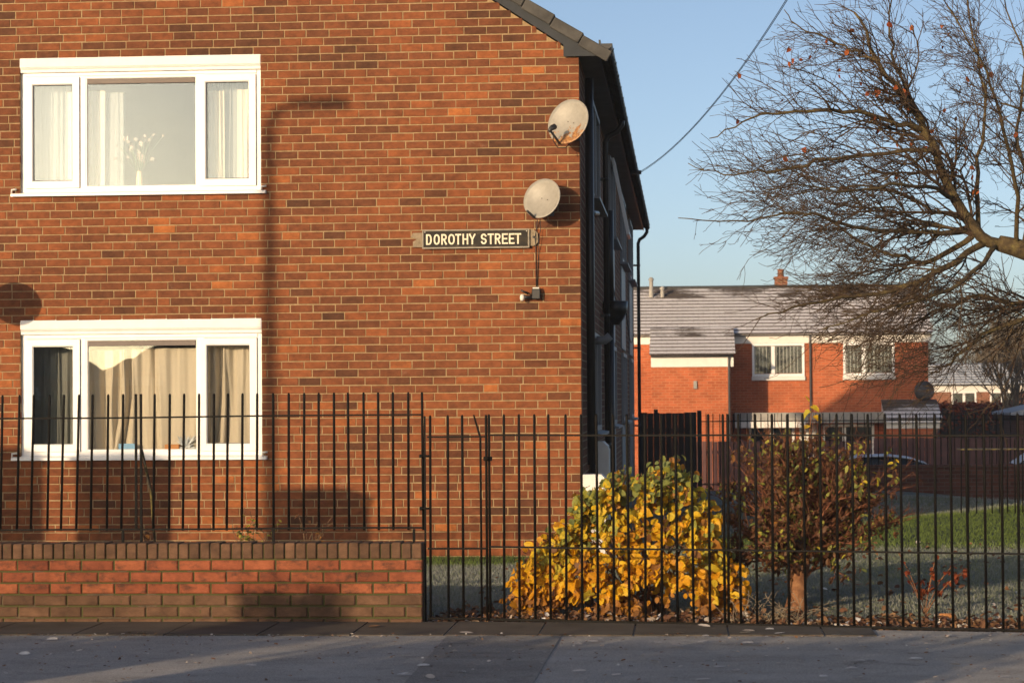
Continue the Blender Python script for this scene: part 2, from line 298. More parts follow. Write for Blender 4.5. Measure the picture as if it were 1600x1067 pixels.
# ------------------------------------------------------------------ object helpers
WO = {}                                     # world origin of every object made
class MB:
    def __init__(s): s.v = []; s.f = []; s.t = []; s.sm = []
    def add(s, vs, fs, tone=0.5, smooth=False):
        o = len(s.v); s.v += [tuple(v) for v in vs]; s.f += [tuple(i+o for i in f) for f in fs]
        s.t += ([tone]*len(vs) if not hasattr(tone, '__len__') else list(tone)); s.sm += [smooth]*len(fs); return s
    def box(s, x0, x1, y0, y1, z0, z1, tone=0.5):
        return s.add([(x0,y0,z0),(x1,y0,z0),(x1,y1,z0),(x0,y1,z0),(x0,y0,z1),(x1,y0,z1),(x1,y1,z1),(x0,y1,z1)],
                     [(0,3,2,1),(4,5,6,7),(0,1,5,4),(1,2,6,5),(2,3,7,6),(3,0,4,7)], tone)
    def bbox(s, x0, x1, y0, y1, z0, z1, c=0.004, tone=0.5):
        """box with chamfered edges"""
        c = min(c, (x1-x0)*.45, (y1-y0)*.45, (z1-z0)*.45); vs = []; idx = {}
        X = (x0, x1); Y = (y0, y1); Z = (z0, z1)
        for i in (0,1):
            for j in (0,1):
                for k in (0,1):
                    sx, sy, sz = (1-2*i), (1-2*j), (1-2*k)
                    for a in range(3):
                        p = [X[i]+sx*c, Y[j]+sy*c, Z[k]+sz*c]; p[a] = (X[i], Y[j], Z[k])[a]
                        idx[i,j,k,a] = len(vs); vs.append(p)
        fs = []
        for a in range(3):
            b, d = (a+1) % 3, (a+2) % 3
            for s0 in (0,1):
                q = []
                for (u, w) in ((0,0),(1,0),(1,1),(0,1)):
                    t = [0,0,0]; t[a] = s0; t[b] = u; t[d] = w; q.append(idx[t[0],t[1],t[2],a])
                fs.append(q if s0 else q[::-1])
        for a in range(3):
            b, d = (a+1) % 3, (a+2) % 3
            for u in (0,1):
                for w in (0,1):
                    q = []
                    for s0 in (0,1):
                        t = [0,0,0]; t[a] = s0; t[b] = u; t[d] = w
                        q.append((idx[t[0],t[1],t[2],b], idx[t[0],t[1],t[2],d]))
                    f = [q[0][0], q[1][0], q[1][1], q[0][1]]; fs.append(f if u == w else f[::-1])
        for i in (0,1):
            for j in (0,1):
                for k in (0,1):
                    f = [idx[i,j,k,0], idx[i,j,k,1], idx[i,j,k,2]]; fs.append(f if (i+j+k) % 2 else f[::-1])
        return s.add(vs, fs, tone)
    def prism(s, poly, a0, a1, axis='Y', tone=0.5):
        """extrude a 2D polygon; axis Y: poly is (x,z); X: (y,z); Z: (x,y)"""
        n = len(poly); f = {'Y': lambda p, a: (p[0], a, p[1]), 'X': lambda p, a: (a, p[0], p[1]), 'Z': lambda p, a: (p[0], p[1], a)}[axis]
        vs = [f(p, a0) for p in poly]+[f(p, a1) for p in poly]
        fs = [tuple(range(n)), tuple(range(2*n-1, n-1, -1))]+[(i, n+i, n+(i+1) % n, (i+1) % n) for i in range(n)]
        return s.add(vs, fs, tone)
    def tube(s, pts, rad, n=8, cap=True, tone=0.5, smooth=True):
        pts = [Vector(p) for p in pts]; k = len(pts)
        if not hasattr(rad, '__len__'): rad = [rad]*k
        vs = []; fs = []; up = None
        for i, p in enumerate(pts):
            d = (pts[min(i+1, k-1)]-pts[max(i-1, 0)])
            if d.length < 1e-9: d = Vector((0,0,1))
            d.normalize()
            if up is None: up = d.orthogonal().normalized()
            else:
                up = up - d*up.dot(d)
                up = up.normalized() if up.length > 1e-6 else d.orthogonal().normalized()
            w = d.cross(up)
            for j in range(n):
                a = 2*math.pi*j/n; vs.append(p+(up*math.cos(a)+w*math.sin(a))*rad[i])
        for i in range(k-1):
            for j in range(n): fs.append((i*n+j, i*n+(j+1) % n, (i+1)*n+(j+1) % n, (i+1)*n+j))
        if cap: fs.append(tuple(range(n-1, -1, -1))); fs.append(tuple(range((k-1)*n, k*n)))
        return s.add(vs, fs, tone, smooth)
    def lathe(s, prof, c=(0,0,0), n=16, tone=0.5):
        vs = []; fs = []
        for r, z in prof:
            for j in range(n):
                a = 2*math.pi*j/n; vs.append((c[0]+r*math.cos(a), c[1]+r*math.sin(a), c[2]+z))
        for i in range(len(prof)-1):
            for j in range(n): fs.append((i*n+j, i*n+(j+1) % n, (i+1)*n+(j+1) % n, (i+1)*n+j))
        fs.append(tuple(range(n-1, -1, -1))); fs.append(tuple(range((len(prof)-1)*n, len(prof)*n)))
        return s.add(vs, fs, tone, True)
    def ring(s, x0, x1, z0, z1, w, y0, y1, ch=0.012):
        """a picture-frame ring in the xz plane, front at y0, its inner lip chamfered"""
        o = [(x0,z0),(x1,z0),(x1,z1),(x0,z1)]; i = [(x0+w-ch,z0+w-ch),(x1-w+ch,z0+w-ch),(x1-w+ch,z1-w+ch),(x0+w-ch,z1-w+ch)]
        g = [(x0+w,z0+w),(x1-w,z0+w),(x1-w,z1-w),(x0+w,z1-w)]
        vs = [(p[0],y1,p[1]) for p in o]+[(p[0],y0,p[1]) for p in o]+[(p[0],y0,p[1]) for p in i]+[(p[0],y0+ch,p[1]) for p in g]+[(p[0],y1,p[1]) for p in g]
        fs = []
        for k in range(4):
            l = (k+1) % 4
            for a in range(4): fs.append((a*4+k, a*4+l, (a+1)*4+l, (a+1)*4+k))
            fs.append((16+k, 16+l, l, k))
        return s.add(vs, fs)
    def mesh(s, name, org=(0,0,0)):
        me = bpy.data.meshes.new(name); ox, oy, oz = org
        me.from_pydata([(v[0]-ox, v[1]-oy, v[2]-oz) for v in s.v], [], s.f)
        me.attributes.new('tone', 'FLOAT', 'POINT').data.foreach_set('value', s.t)
        me.polygons.foreach_set('use_smooth', s.sm); me.update(); return me
    def build(s, name, mat, parent=None, org=None, label=None):
        po = WO.get(parent.name, Vector()) if parent else Vector()
        org = Vector(org) if org is not None else Vector(po)
        me = s.mesh(name, org); me.materials.append(M[mat] if isinstance(mat, str) else mat)
        o = bpy.data.objects.new(name, me); COL.objects.link(o); o.parent = parent; o.location = org-po; WO[o.name] = org
        if label: o['label'] = label
        return o
def place(name, me, parent, loc, rot=None, scale=None):
    """an object that shares mesh data; loc in world"""
    o = bpy.data.objects.new(name, me); COL.objects.link(o); o.parent = parent
    po = WO.get(parent.name, Vector()) if parent else Vector()
    o.location = Vector(loc)-po; WO[o.name] = Vector(loc)
    if rot is not None:
        if isinstance(rot, Quaternion): o.rotation_mode = 'QUATERNION'; o.rotation_quaternion = rot
        else: o.rotation_euler = rot
    if scale is not None: o.scale = (scale,)*3 if not hasattr(scale, '__len__') else scale
    return o
def thing(name, label, cat, loc=(0,0,0), group=None):
    o = bpy.data.objects.new(name, None); COL.objects.link(o); o.location = loc; WO[o.name] = Vector(loc); o.empty_display_size = 0.2
    o['label'] = label; o['category'] = cat
    if group: o['group'] = group
    return o
def tag(o, label, cat, group=None):
    o['label'] = label; o['category'] = cat
    if group: o['group'] = group
    return o
def kind(o, k): o['kind'] = k; return o
def lerp(a, b, t): return a+(b-a)*t
def sstep(a, b, x):
    t = max(0, min(1, (x-a)/(b-a))); return t*t*(3-2*t)

# ------------------------------------------------------------------ ground
def fence_y(x): return -7.12-0.17*(x+0.3) if x > -0.3 else -7.12
def terrain(x, y):
    z = 0.0
    z -= 0.42*sstep(9, 26, y)+0.75*sstep(27, 33, y)
    z -= 0.35*sstep(5.0, 9.5, x)*sstep(9, 22, y)*(1-sstep(27, 33, y))
    if y < -7.0: z = -0.16*sstep(-7.9, -9.5, y)
    return z
def sheet(name, mat, xs, ys, dz=0.0, tonef=None, zf=terrain):
    mb = MB(); nx = len(xs); vs = []; tn = []
    for y in ys:
        for x in xs: vs.append((x, y, zf(x, y)+dz)); tn.append(tonef(x, y) if tonef else 0.5)
    mb.add(vs, [(j*nx+i, j*nx+i+1, (j+1)*nx+i+1, (j+1)*nx+i) for j in range(len(ys)-1) for i in range(nx-1)], tn, True)
    return kind(mb.build(name, mat), 'structure')
def steps(a, b, n): return [lerp(a, b, i/n) for i in range(n+1)]
sheet('ground', 'soil', [-700, -300, -80]+steps(-30, 30, 40)+[80, 300, 700], [-300, -150, -60]+steps(-30, 60, 90)+[90, 200, 500, 1000], -0.03)
def frost(x, y):
    """0 thawed grass .. 1 hoar frost, by where the morning sun has reached"""
    w = 0.5*noise.noise(Vector((x*.5, y*.35, 1)))+0.25*noise.noise(Vector((x*1.6, y*1.3, 5)))
    if x < 0.0: return 0.85-0.8*sstep(-1.3, -0.5, y+w*0.6)
    thaw = sstep(0.7, 2.4, y+w*1.1)*(1-sstep(6.0, 7.8, y-1.75*(x-4.0)+w*0.7))
    return max(0.05, min(1, (0.86 if y > 5 else 0.80)-0.80*thaw+0.28*w))
sheet('lawn', 'lawn', steps(-9, 16, 100), steps(-7.0, 26.0, 110), 0.0, frost)
bed = MB(); bx = steps(-0.79, 6, 40); bv = [(x, fence_y(x)-.02, .006) for x in bx]+[(x, fence_y(x)+.78+.14*noise.noise(Vector((x*2, 0, 4))), .009) for x in bx]
bed.add(bv, [(i, i+1, 42+i, 41+i) for i in range(40)]); kind(bed.build('planting_bed', 'soil'), 'structure')
# pavement slab with its kerb towards the road, road behind
pv = MB(); pv.prism([(-26, -10.9), (26, -10.9), (26, fence_y(26)), (-0.35, -7.205), (-26, -7.205)], -0.14, 0.045, 'Z')
pav = kind(pv.build('pavement', 'tarmac'), 'structure')
rd = MB(); rd.box(-60, 60, -17.2, -11.03, -0.20, -0.085); kind(rd.build('road', 'asphalt'), 'structure')
op = MB(); op.box(-60, 60, -30, -17.33, -0.2, 0.03); kind(op.build('opposite_pavement', 'tarmac'), 'structure')
kb = MB(); kb.bbox(-0.457, 0.457, -0.0625, 0.0625, -0.2, 0.04, 0.012); kbm = kb.mesh('kerb_stone'); kbm.materials.append(M['concrete'])
for i in range(-8, 9): place('kerb_stone', kbm, pav, (i*0.918, -10.965, 0))
pt = MB(); pt.prism([(-0.50, -10.88), (0.20, -10.88), (0.22, -8.07), (-0.53, -8.06)], 0.0451, 0.0495, 'Z'); kind(pt.build('tarmac_patch', 'tarmac_patch', pav), 'structure')
x = -12.33
while x < 2.2:
    x1 = min(x+0.62, 2.27); w = 0.006
    ya, yb = (-7.2 if x < -0.6 else fence_y(x)-0.03), (-7.2 if x1 < -0.6 else fence_y(x1)-0.03)
    if x > -4.4 or x < -4.4:
        fl = MB(); f = 0.85+rnd.uniform(-0.012, 0.012)
        fl.prism([(x+w, -8.05+rnd.uniform(-.01, .01)), (x1-w, -8.05+rnd.uniform(-.01, .01)), (x1-w, yb), (x+w, ya)], 0.02, 0.053+rnd.uniform(-.003, .003), 'Z')
        fl.build('flagstone', 'flagstone', pav, ((x+x1)/2, -7.6, 0.045))
    x = x1

# ------------------------------------------------------------------ brick helpers
def brick(mb, x0, x1, z0, z1, y, tone, depth=0.05, c=0.0045):
    j = lambda a: rnd.uniform(-a, a)
    y += j(0.0018); t1, t2 = j(0.0015), j(0.0015)
    x0 += j(.0018); x1 += j(.0018); w_ = .0022*noise.noise(Vector((x0*1.3, z0*7, 3))); z0 += j(.0014)+w_; z1 += j(.0014)+w_
    fr = [(x0+c, z0+c), (x1-c, z0+c), (x1-c, z1-c), (x0+c, z1-c)]; ou = [(x0, z0), (x1, z0), (x1, z1), (x0, z1)]
    q = [t1, t2, t2, t1]
    vs = [(p[0]+j(.001), y+q[i], p[1]+j(.001)) for i, p in enumerate(fr)]+[(p[0], y+c+q[i], p[1]) for i, p in enumerate(ou)]+[(p[0], y+depth, p[1]) for p in ou]
    fs = [(0,1,2,3)]
    for k in range(4):
        l = (k+1) % 4; fs += [(4+k, 4+l, l, k), (8+k, 8+l, 4+l, 4+k)]
    mb.add(vs, fs, tone)
def brick_tone(x, z):
    n = noise.noise(Vector((x*1.1-z*0.9, z*1.3, 2.0)))
    t = 0.43+0.30*n+rnd.gauss(0, 0.12)
    if rnd.random() < 0.05: t += 0.28
    if rnd.random() < 0.07: t -= 0.3
    t += 0.05*sstep(3.4, 2.0, z)-0.10*sstep(4.6, 5.4, z)
    return max(0, min(1, t))

# ------------------------------------------------------------------ the block of flats
FX = -7.7; LEN = 24.0                      # left end of the gable, length
SL = math.tan(R(33.8))
EAVE = 5.05                                # brick top at the corner
RX = FX/2; RZ = EAVE+(-RX)*SL              # ridge
flats = thing('apartment_block', 'two storey red brown brick block of flats with gable facing the street', 'building', (-4.3, 0, 0))
WX0, WX1 = -5.772, -3.262
WINS = [(3.745, 5.135), (1.035, 2.435)]    # sill top, head top
T = 0.25
def gable_z(x): return EAVE+min(-x, x-FX)*SL
wl = MB()                                  # mortar backing, cut round the two windows; brick faces stand 5 mm proud
yb = 0.006
def seg(x0, x1, z0, z1): wl.box(x0, x1, yb, T, z0, z1)
seg(FX, WX0, -0.3, EAVE); seg(WX1, -0.004, -0.3, EAVE)
seg(WX0, WX1, -0.3, WINS[1][0]-0.04); seg(WX0, WX1, WINS[1][1], WINS[0][0]-0.04)
zt = WINS[0][1]
wl.prism([(FX, EAVE), (WX0, EAVE), (WX0, gable_z(WX0)), (FX+0.01, EAVE+0.005)], yb, T)
wl.prism([(WX1, EAVE), (-0.004, EAVE), (-0.01, EAVE+0.005), (WX1, gable_z(WX1))], yb, T)
wl.prism([(WX0, zt), (WX1, zt), (WX1, gable_z(WX1)), (RX, RZ), (WX0, gable_z(WX0))], yb, T)
wall = wl.build('wall', 'mortar', flats)
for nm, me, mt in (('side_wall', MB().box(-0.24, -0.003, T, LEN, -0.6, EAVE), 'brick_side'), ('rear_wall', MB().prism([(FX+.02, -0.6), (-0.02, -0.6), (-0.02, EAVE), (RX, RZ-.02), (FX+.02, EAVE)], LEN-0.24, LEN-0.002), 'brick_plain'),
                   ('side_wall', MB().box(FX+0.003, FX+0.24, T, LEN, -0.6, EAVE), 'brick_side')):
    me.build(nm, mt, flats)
rm = MB()                                  # inner lining of the two rooms seen through the gable windows
for z0, z1 in ((0.15, 2.62), (2.80, 5.35)):
    rm.box(-7.0, -1.8, 3.6, 3.7, z0, z1); rm.box(-7.1, -7.0, T+.01, 3.6, z0, z1); rm.box(-1.8, -1.7, T+.01, 3.6, z0, z1)
    rm.box(-7.1, -1.7, T+.01, 3.7, z0-0.08, z0-.002); rm.box(-7.1, -1.7, T+.01, 3.7, z1+.002, z1+0.08)
rm.build('room_lining', 'room', flats)

CP, BP = 0.0826, 0.2290; ZTOP = 4.962; MJ = 0.0098
bricks = []
for k in range(-44, 61):
    z1 = ZTOP-k*CP-MJ*0.55; z0 = z1-CP+MJ*1.1
    if z0 < -0.05 or z0 > RZ: continue
    zc = (z0+z1)/2; off = BP*0.5 if k % 2 == 0 else 0.0
    drift = 0.05*noise.noise(Vector((k*3.7, 0, 9)))
    xr = 0.0; first = True
    while xr > FX:
        w = BP*0.5 if (first and off) else BP
        if not first and rnd.random() < 0.02: w = BP*rnd.uniform(0.55, 0.9)
        xl = xr-w+(drift if first else 0)+rnd.uniform(-0.007, 0.007); first = False
        a, b = xl+MJ*0.5, (xr-MJ*0.5 if xr < -0.001 else 0.0); xr = xl
        lo, hi = a, b
        if zc > EAVE-0.02:
            lim = -(z1-0.03-EAVE)/SL; limL = FX+(z1-0.03-EAVE)/SL
            hi = min(hi, lim); lo = max(lo, limL)
        lo = max(lo, FX+0.002)
        if hi-lo < 0.03: continue
        segs = [(lo, hi)]
        for wz0, wz1 in WINS:
            if zc > wz0-0.05 and zc < wz1:
                ns = []
                for s0, s1 in segs:
                    if s1 <= WX0 or s0 >= WX1: ns.append((s0, s1)); continue
                    if s0 < WX0-0.02: ns.append((s0, WX0))
                    if s1 > WX1+0.02: ns.append((WX1, s1))
                segs = ns
        for s0, s1 in segs:
            if s1-s0 > 0.025: bricks.append((s0, s1, z0, z1))
def in_frame(x, z): return -6.0 < x and z < 5.62
bricks.sort(key=lambda b: (not in_frame((b[0]+b[1])/2, b[3]), (Vector(((b[0]+b[1])/2, 0, (b[2]+b[3])/2))-CAM).length))
rest = MB(); cnt = 0
for (x0, x1, z0, z1) in bricks:
    t = brick_tone((x0+x1)/2, z0)
    if cnt < 300 and x1-x0 > 0.15:
        one = MB(); brick(one, x0, x1, z0, z1, 0.0, t)
        one.build('brick', 'brick', wall, ((x0+x1)/2, 0, (z0+z1)/2)); cnt += 1
    else: brick(rest, x0, x1, z0, z1, 0.0, t)
kind(rest.build('brickwork', 'brick', wall), 'stuff')

# gable windows
def gable_window(z0, ztop, label):
    H = ztop-0.15-z0; yo = 0.045
    fr = MB(); X = WX0
    def vbar(a, b): fr.box(X+a, X+b, yo, yo+0.07, z0+0.045, z0+H-0.045)
    fr.box(X+.001, X+2.509, yo, yo+0.07, z0-0.03, z0+0.045); fr.box(X+.001, X+2.509, yo, yo+0.07, z0+H-0.045, z0+H)
    vbar(0.001, 0.05); vbar(0.618, 0.672); vbar(1.842, 1.90); vbar(2.455, 2.509)
    w = fr.build('window', 'upvc', flats, (X+1.255, 0, z0), label)
    hb = MB(); hb.bbox(X-0.006, X+2.516, -0.004, yo+0.075, z0+H+0.045, ztop+0.004, 0.012); hb.prism([(0.012, z0+H+.001), (0.012, z0+H+.03), (-0.002, z0+H+.0445), (yo+.07, z0+H+.0445), (yo+.07, z0+H+.001)], X+.002, X+2.508, 'X'); hb.build('lintel', 'render_band', w)
    sb = MB(); sb.box(X+.05, X+2.46, yo-0.012, yo-0.001, z0+H-0.035, z0+H-0.006); sb.build('head_bead', 'upvc', w)
    si = MB(); si.prism([(-0.055, z0-0.040), (-0.055, z0-0.014), (yo-0.003, z0+0.006), (yo-0.003, z0-0.040)], X-0.085, X+2.565, 'X'); si.build('sill', 'upvc', w)
    hn = MB()
    for sx in (X-0.06, X+2.54): hn.tube([(sx-.02, -.03, z0-.01), (sx-.02, -.03, z0+.03), (sx+.03, -.028, z0+.035)], 0.011, 6)
    hn.build('sill_end', 'pale_plastic', w)
    for a, b, c, d in ((0.052, 0.614, 0.048, H-0.05), (1.862, 2.453, 0.048, H-0.05)):
        s = MB(); s.ring(X+a, X+b, z0+c, z0+d, 0.076, yo-0.022, yo+0.03); s.build('sash', 'upvc', w)
        g = MB(); g.box(X+a+.07, X+b-.07, yo+0.008, yo+0.014, z0+c+.07, z0+d-.07); g.build('pane', 'glass', w)
        g = MB(); g.ring(X+a+.074, X+b-.074, z0+c+.074, z0+d-.074, .008, yo+0.0005, yo+0.0075, .002); g.build('gasket', 'rubber', w)
    s = MB(); s.ring(X+0.672, X+1.842, z0+0.046, z0+H-0.046, 0.022, yo+0.004, yo+0.06, 0.008); s.build('glazing_bead', 'upvc', w)
    g = MB(); g.box(X+0.69, X+1.825, yo+0.022, yo+0.028, z0+0.064, z0+H-0.064); g.build('pane', 'glass', w)
    v = MB(); v.bbox(X+0.696, X+1.82, yo+0.002, yo+0.021, z0+H-0.122, z0+H-0.070, 0.003); v.build('trickle_vent', 'vent_brown', w)
    i = MB(); i.box(X+.0, X+2.51, yo+0.072, 0.42, z0+0.0, z0+0.03); i.build('inner_sill', 'white_paint', w)
    return w
gable_window(*WINS[0], 'upper white casement window with pale curtains')
gable_window(*WINS[1], 'lower white casement window behind the railings')

# roof
roof = MB(); yv = -0.075
def rz(x, d=0.0): return EAVE+0.19-x*SL+d     # underside of the tiles on the right slope
roof.prism([(0.29, rz(0.29)), (0.29, rz(0.29)+0.02), (RX, rz(RX)+0.02), (FX-0.29, rz(0.29)+0.02), (FX-0.29, rz(0.29)), (RX, rz(RX))], yv+0.02, LEN+0.1)
roof = roof.build('roof', 'roof_tile', flats)
th = R(33.8); tl = 0.345
n = int((0.33-RX)/math.cos(th)/tl)
vt = MB()                                  # one verge tile: top slab with a cloak down its edge, origin at its lower top corner
L2 = tl+0.05
vt.bbox(-L2, 0, 0, 0.30, -0.030, 0.012, 0.006); vt.bbox(-L2+.06, 0.0, -0.022, 0.02, -0.105, 0.010, 0.008); vtm = vt.mesh('verge_tile'); vtm.materials.append(M['roof_tile'])
for i in range(n):
    x = 0.335-i*tl*math.cos(th)
    place('verge_tile', vtm, roof, (x, yv, rz(x)+0.055), (rnd.uniform(-.01, .01), th-0.055, rnd.uniform(-.01, .01)))
et = MB(); et.bbox(-0.36, 0.0, 0.004, 0.296, -0.02, 0.02, 0.006); et.tube([(-0.36, 0.28, 0.01), (0, 0.28, 0.01)], 0.022, 6); etm = et.mesh('eaves_tile'); etm.materials.append(M['roof_tile'])
for i in range(1, 80):
    place('eaves_tile', etm, roof, (0.335, yv+0.30*i, rz(0.335)+0.045), (0, th-0.055, 0))
ct = MB()
for k in range(1, n):
    x = 0.335-k*tl*math.cos(th); c, s = math.cos(th-.05), math.sin(th-.05)
    p = lambda u, v: (x-u*c+v*s, rz(x)+0.045+u*s+v*c)
    ct.prism([p(0, -.02), p(0, .02), p(L2, .02), p(L2, -.02)], 0.226, LEN+.1)
kind(ct.build('tile_courses', 'roof_tile', roof), 'stuff')
bb = MB()                                  # bargeboard and boxed eaves end
bo = 0.012
bb.prism([(-0.155, EAVE+0.155*SL+bo-.002), (0.2, EAVE+.02), (0.27, rz(0.27)-0.005), (RX, rz(RX)-0.005), (RX, EAVE-RX*SL+bo)], -0.052, -0.03)
bb.prism([(-0.155, EAVE-0.005), (0.2, EAVE-0.005), (0.2, EAVE+0.03), (-0.155, EAVE+0.155*SL+0.02)], -0.055, -0.028)
bb.build('bargeboard', 'barge', roof)
bl = MB(); bl.prism([(FX-0.2, EAVE), (FX+.15, EAVE), (RX-.002, EAVE-RX*SL+bo), (RX-.002, rz(RX)-.005), (FX-.27, rz(.27)-.005)], -0.052, -0.03); bl.build('bargeboard', 'barge', roof)
sf = MB(); sf.box(-0.003, 0.20, 0.0, LEN+.05, EAVE+0.0, EAVE+0.018); sf.build('soffit', 'soffit', roof)
fa = MB(); fa.box(0.201, 0.22, -0.027, LEN+.05, EAVE-0.015, EAVE+0.16); fa.build('fascia', 'black_plastic', roof)
gm = MB(); npts = 9
def gutter(mb, y0, y1, r=0.058, cx=0.283, cz=EAVE+0.115):
    pr = [(cx+r*math.cos(math.pi+math.pi*i/npts), cz+r*math.sin(math.pi+math.pi*i/npts)) for i in range(npts+1)]
    pi = [(cx+(r-.004)*math.cos(math.pi+math.pi*i/npts), cz+(r-.004)*math.sin(math.pi+math.pi*i/npts)) for i in range(npts, -1, -1)]
    mb.prism(pr+pi, y0, y1)
gutter(gm, -0.07, LEN+0.12); gut = gm.build('gutter', 'black_plastic', roof)
for i in range(26):
    g = MB(); gutter(g, 0.25+i*0.95, 0.25+i*0.95+0.045, 0.064); g.build('gutter_bracket', 'black_plastic', gut)
g = MB(); g.prism([(0.283+.058*math.cos(math.pi+math.pi*i/npts), EAVE+.115+.058*math.sin(math.pi+math.pi*i/npts)) for i in range(npts+1)], -0.075, -0.071); g.build('gutter_end', 'black_plastic', gut)
def downpipe(y, z_end=0.0, xw=0.075, r=0.036):
    p = MB(); p.tube([(0.283, y, EAVE+.06), (0.283, y, EAVE-0.05), (0.22, y, EAVE-0.14), (xw+.03, y, EAVE-0.20), (xw, y, EAVE-0.28), (xw, y, z_end)], r, 10)
    o = p.build('downpipe', 'black_plastic', flats)
    for z in (4.3, 2.6, 1.0):
        c = MB(); c.box(0, xw-.02, y-.055, y+.055, z, z+0.035); c.tube([(xw, y, z), (xw, y, z+.035)], r+.006, 10); c.build('pipe_bracket', 'black_plastic', o)
downpipe(5.4); downpipe(LEN+0.03, -0.5, 0.10)
# side wall: windows, infill panels, pipes
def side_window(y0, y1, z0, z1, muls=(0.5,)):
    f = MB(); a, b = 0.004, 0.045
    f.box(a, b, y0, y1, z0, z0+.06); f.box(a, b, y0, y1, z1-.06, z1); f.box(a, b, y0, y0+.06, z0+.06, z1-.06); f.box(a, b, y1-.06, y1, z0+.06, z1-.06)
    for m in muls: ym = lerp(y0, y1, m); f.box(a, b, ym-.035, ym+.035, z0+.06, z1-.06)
    w = f.build('window', 'panel_white_shaded', flats, (0, (y0+y1)/2, z0))
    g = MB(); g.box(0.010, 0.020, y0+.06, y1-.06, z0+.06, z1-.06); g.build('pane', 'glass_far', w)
    s = MB(); s.prism([(0.002, z0-.045), (0.13, z0-.05), (0.13, z0-.02), (0.002, z0)], y0-.05, y1+.05, 'Y'); s.build('sill', 'panel_white_shaded', w); return w
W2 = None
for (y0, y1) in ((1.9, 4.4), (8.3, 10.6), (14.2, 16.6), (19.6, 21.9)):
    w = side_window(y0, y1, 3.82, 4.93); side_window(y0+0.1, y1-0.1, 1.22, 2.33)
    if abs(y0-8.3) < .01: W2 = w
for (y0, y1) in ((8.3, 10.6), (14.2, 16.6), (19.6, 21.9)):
    MB().box(0.001, 0.022, y0, y1, 2.40, 3.755).build('infill_panel', 'panel_white_shaded', flats)
    MB().box(0.001, 0.022, y0, y1, 0.05, 1.14).build('infill_panel', 'panel_white_shaded', flats)
q = MB(); q.ring(-0.02, 0.62, -0.9, 0.0, 0.055, -0.02, 0.025); q.box(0.05, 0.55, -.003, .003, -0.85, -0.05)   # open top-hung casement
o = q.build('open_sash', 'upvc', W2, (0.05, 8.35, 4.9)) if False else None
oc = MB(); c, s = math.cos(R(11)), math.sin(R(11))
for u0, u1, v0, v1 in ((0, 1.0, 0, .06), (0, 1.0, 1.02, 1.08), (0, .06, .06, 1.02), (.94, 1.0, .06, 1.02)):
    oc.add([(0.05+v*s+k*c, 8.4+u, 4.9-v*c+k*s) for v in (v0, v1) for u in (u0, u1) for k in (0, .04)], [(0,1,3,2),(4,6,7,5),(0,4,5,1),(2,3,7,6),(0,2,6,4),(1,5,7,3)])
oc.build('open_sash', 'upvc', W2)
sp = MB(); sp.tube([(0.09, 6.3, 4.0), (0.09, 6.3, 2.75)], 0.05, 10); sp.lathe([(0.06, -0.22), (0.16, -0.05), (0.17, 0.08), (0.155, 0.085), (0.15, 0.06)], (0.15, 6.3, 2.75), 12); sp.tube([(0.09, 6.3, 2.6), (0.09, 6.3, 0.0)], 0.05, 10)
sp.build('soil_pipe', 'black_plastic', flats)
sp = MB(); sp.tube([(0.06, 0.9, 4.95), (0.06, 0.9, 0.9)], 0.045, 10); sp.tube([(0.05, 1.35, 3.9), (0.05, 1.35, 0.0)], 0.03, 8); sp.tube([(0.06, 3.0, 3.7), (0.06, 1.0, 3.55)], 0.03, 8); sp.build('waste_pipe', 'black_plastic', flats)
fv = MB(); fv.tube([(0.0, 2.9, 2.25), (0.14, 2.9, 2.25), (0.20, 2.9, 2.30)], 0.05, 10); fv.build('flue', 'panel_white_shaded', flats)
wc = MB()
for y0, y1, z in ((8.3, 16, 3.3), (16, 22, 3.1)):
    wc.tube([(0.045, lerp(y0, y1, i/10), z-0.35*math.sin(math.pi*i/10)-.25*i/10) for i in range(11)], 0.009, 5)
wc.build('wall_cable', 'cable', flats)
# white cabinets by the corner
def cabinet(label, x0, x1, y0, y1, z1, ch):
    t = thing('meter_cabinet', label, 'cabinet', ((x0+x1)/2, (y0+y1)/2, 0), 'meter cabinets on the side wall')
    b = MB(); b.prism([(x0, 0), (x1, 0), (x1, z1-ch), (x1-ch, z1), (x0, z1)], y0, y1); b.build('casing', 'white_paint', t)
    d = MB(); d.bbox(x1+.001, x1+.012, y0+.03, y1-.03, 0.1, z1-ch-.03, .003); d.build('door', 'white_paint', t)
cabinet('low white cabinet with clipped corner at the brick corner, its front in sunlight', 0.004, 0.235, 0.012, 0.34, 0.825, 0.045)
cabinet('taller white cabinet in shade behind the low white cabinet', 0.004, 0.20, 1.75, 2.2, 1.12, 0.05)

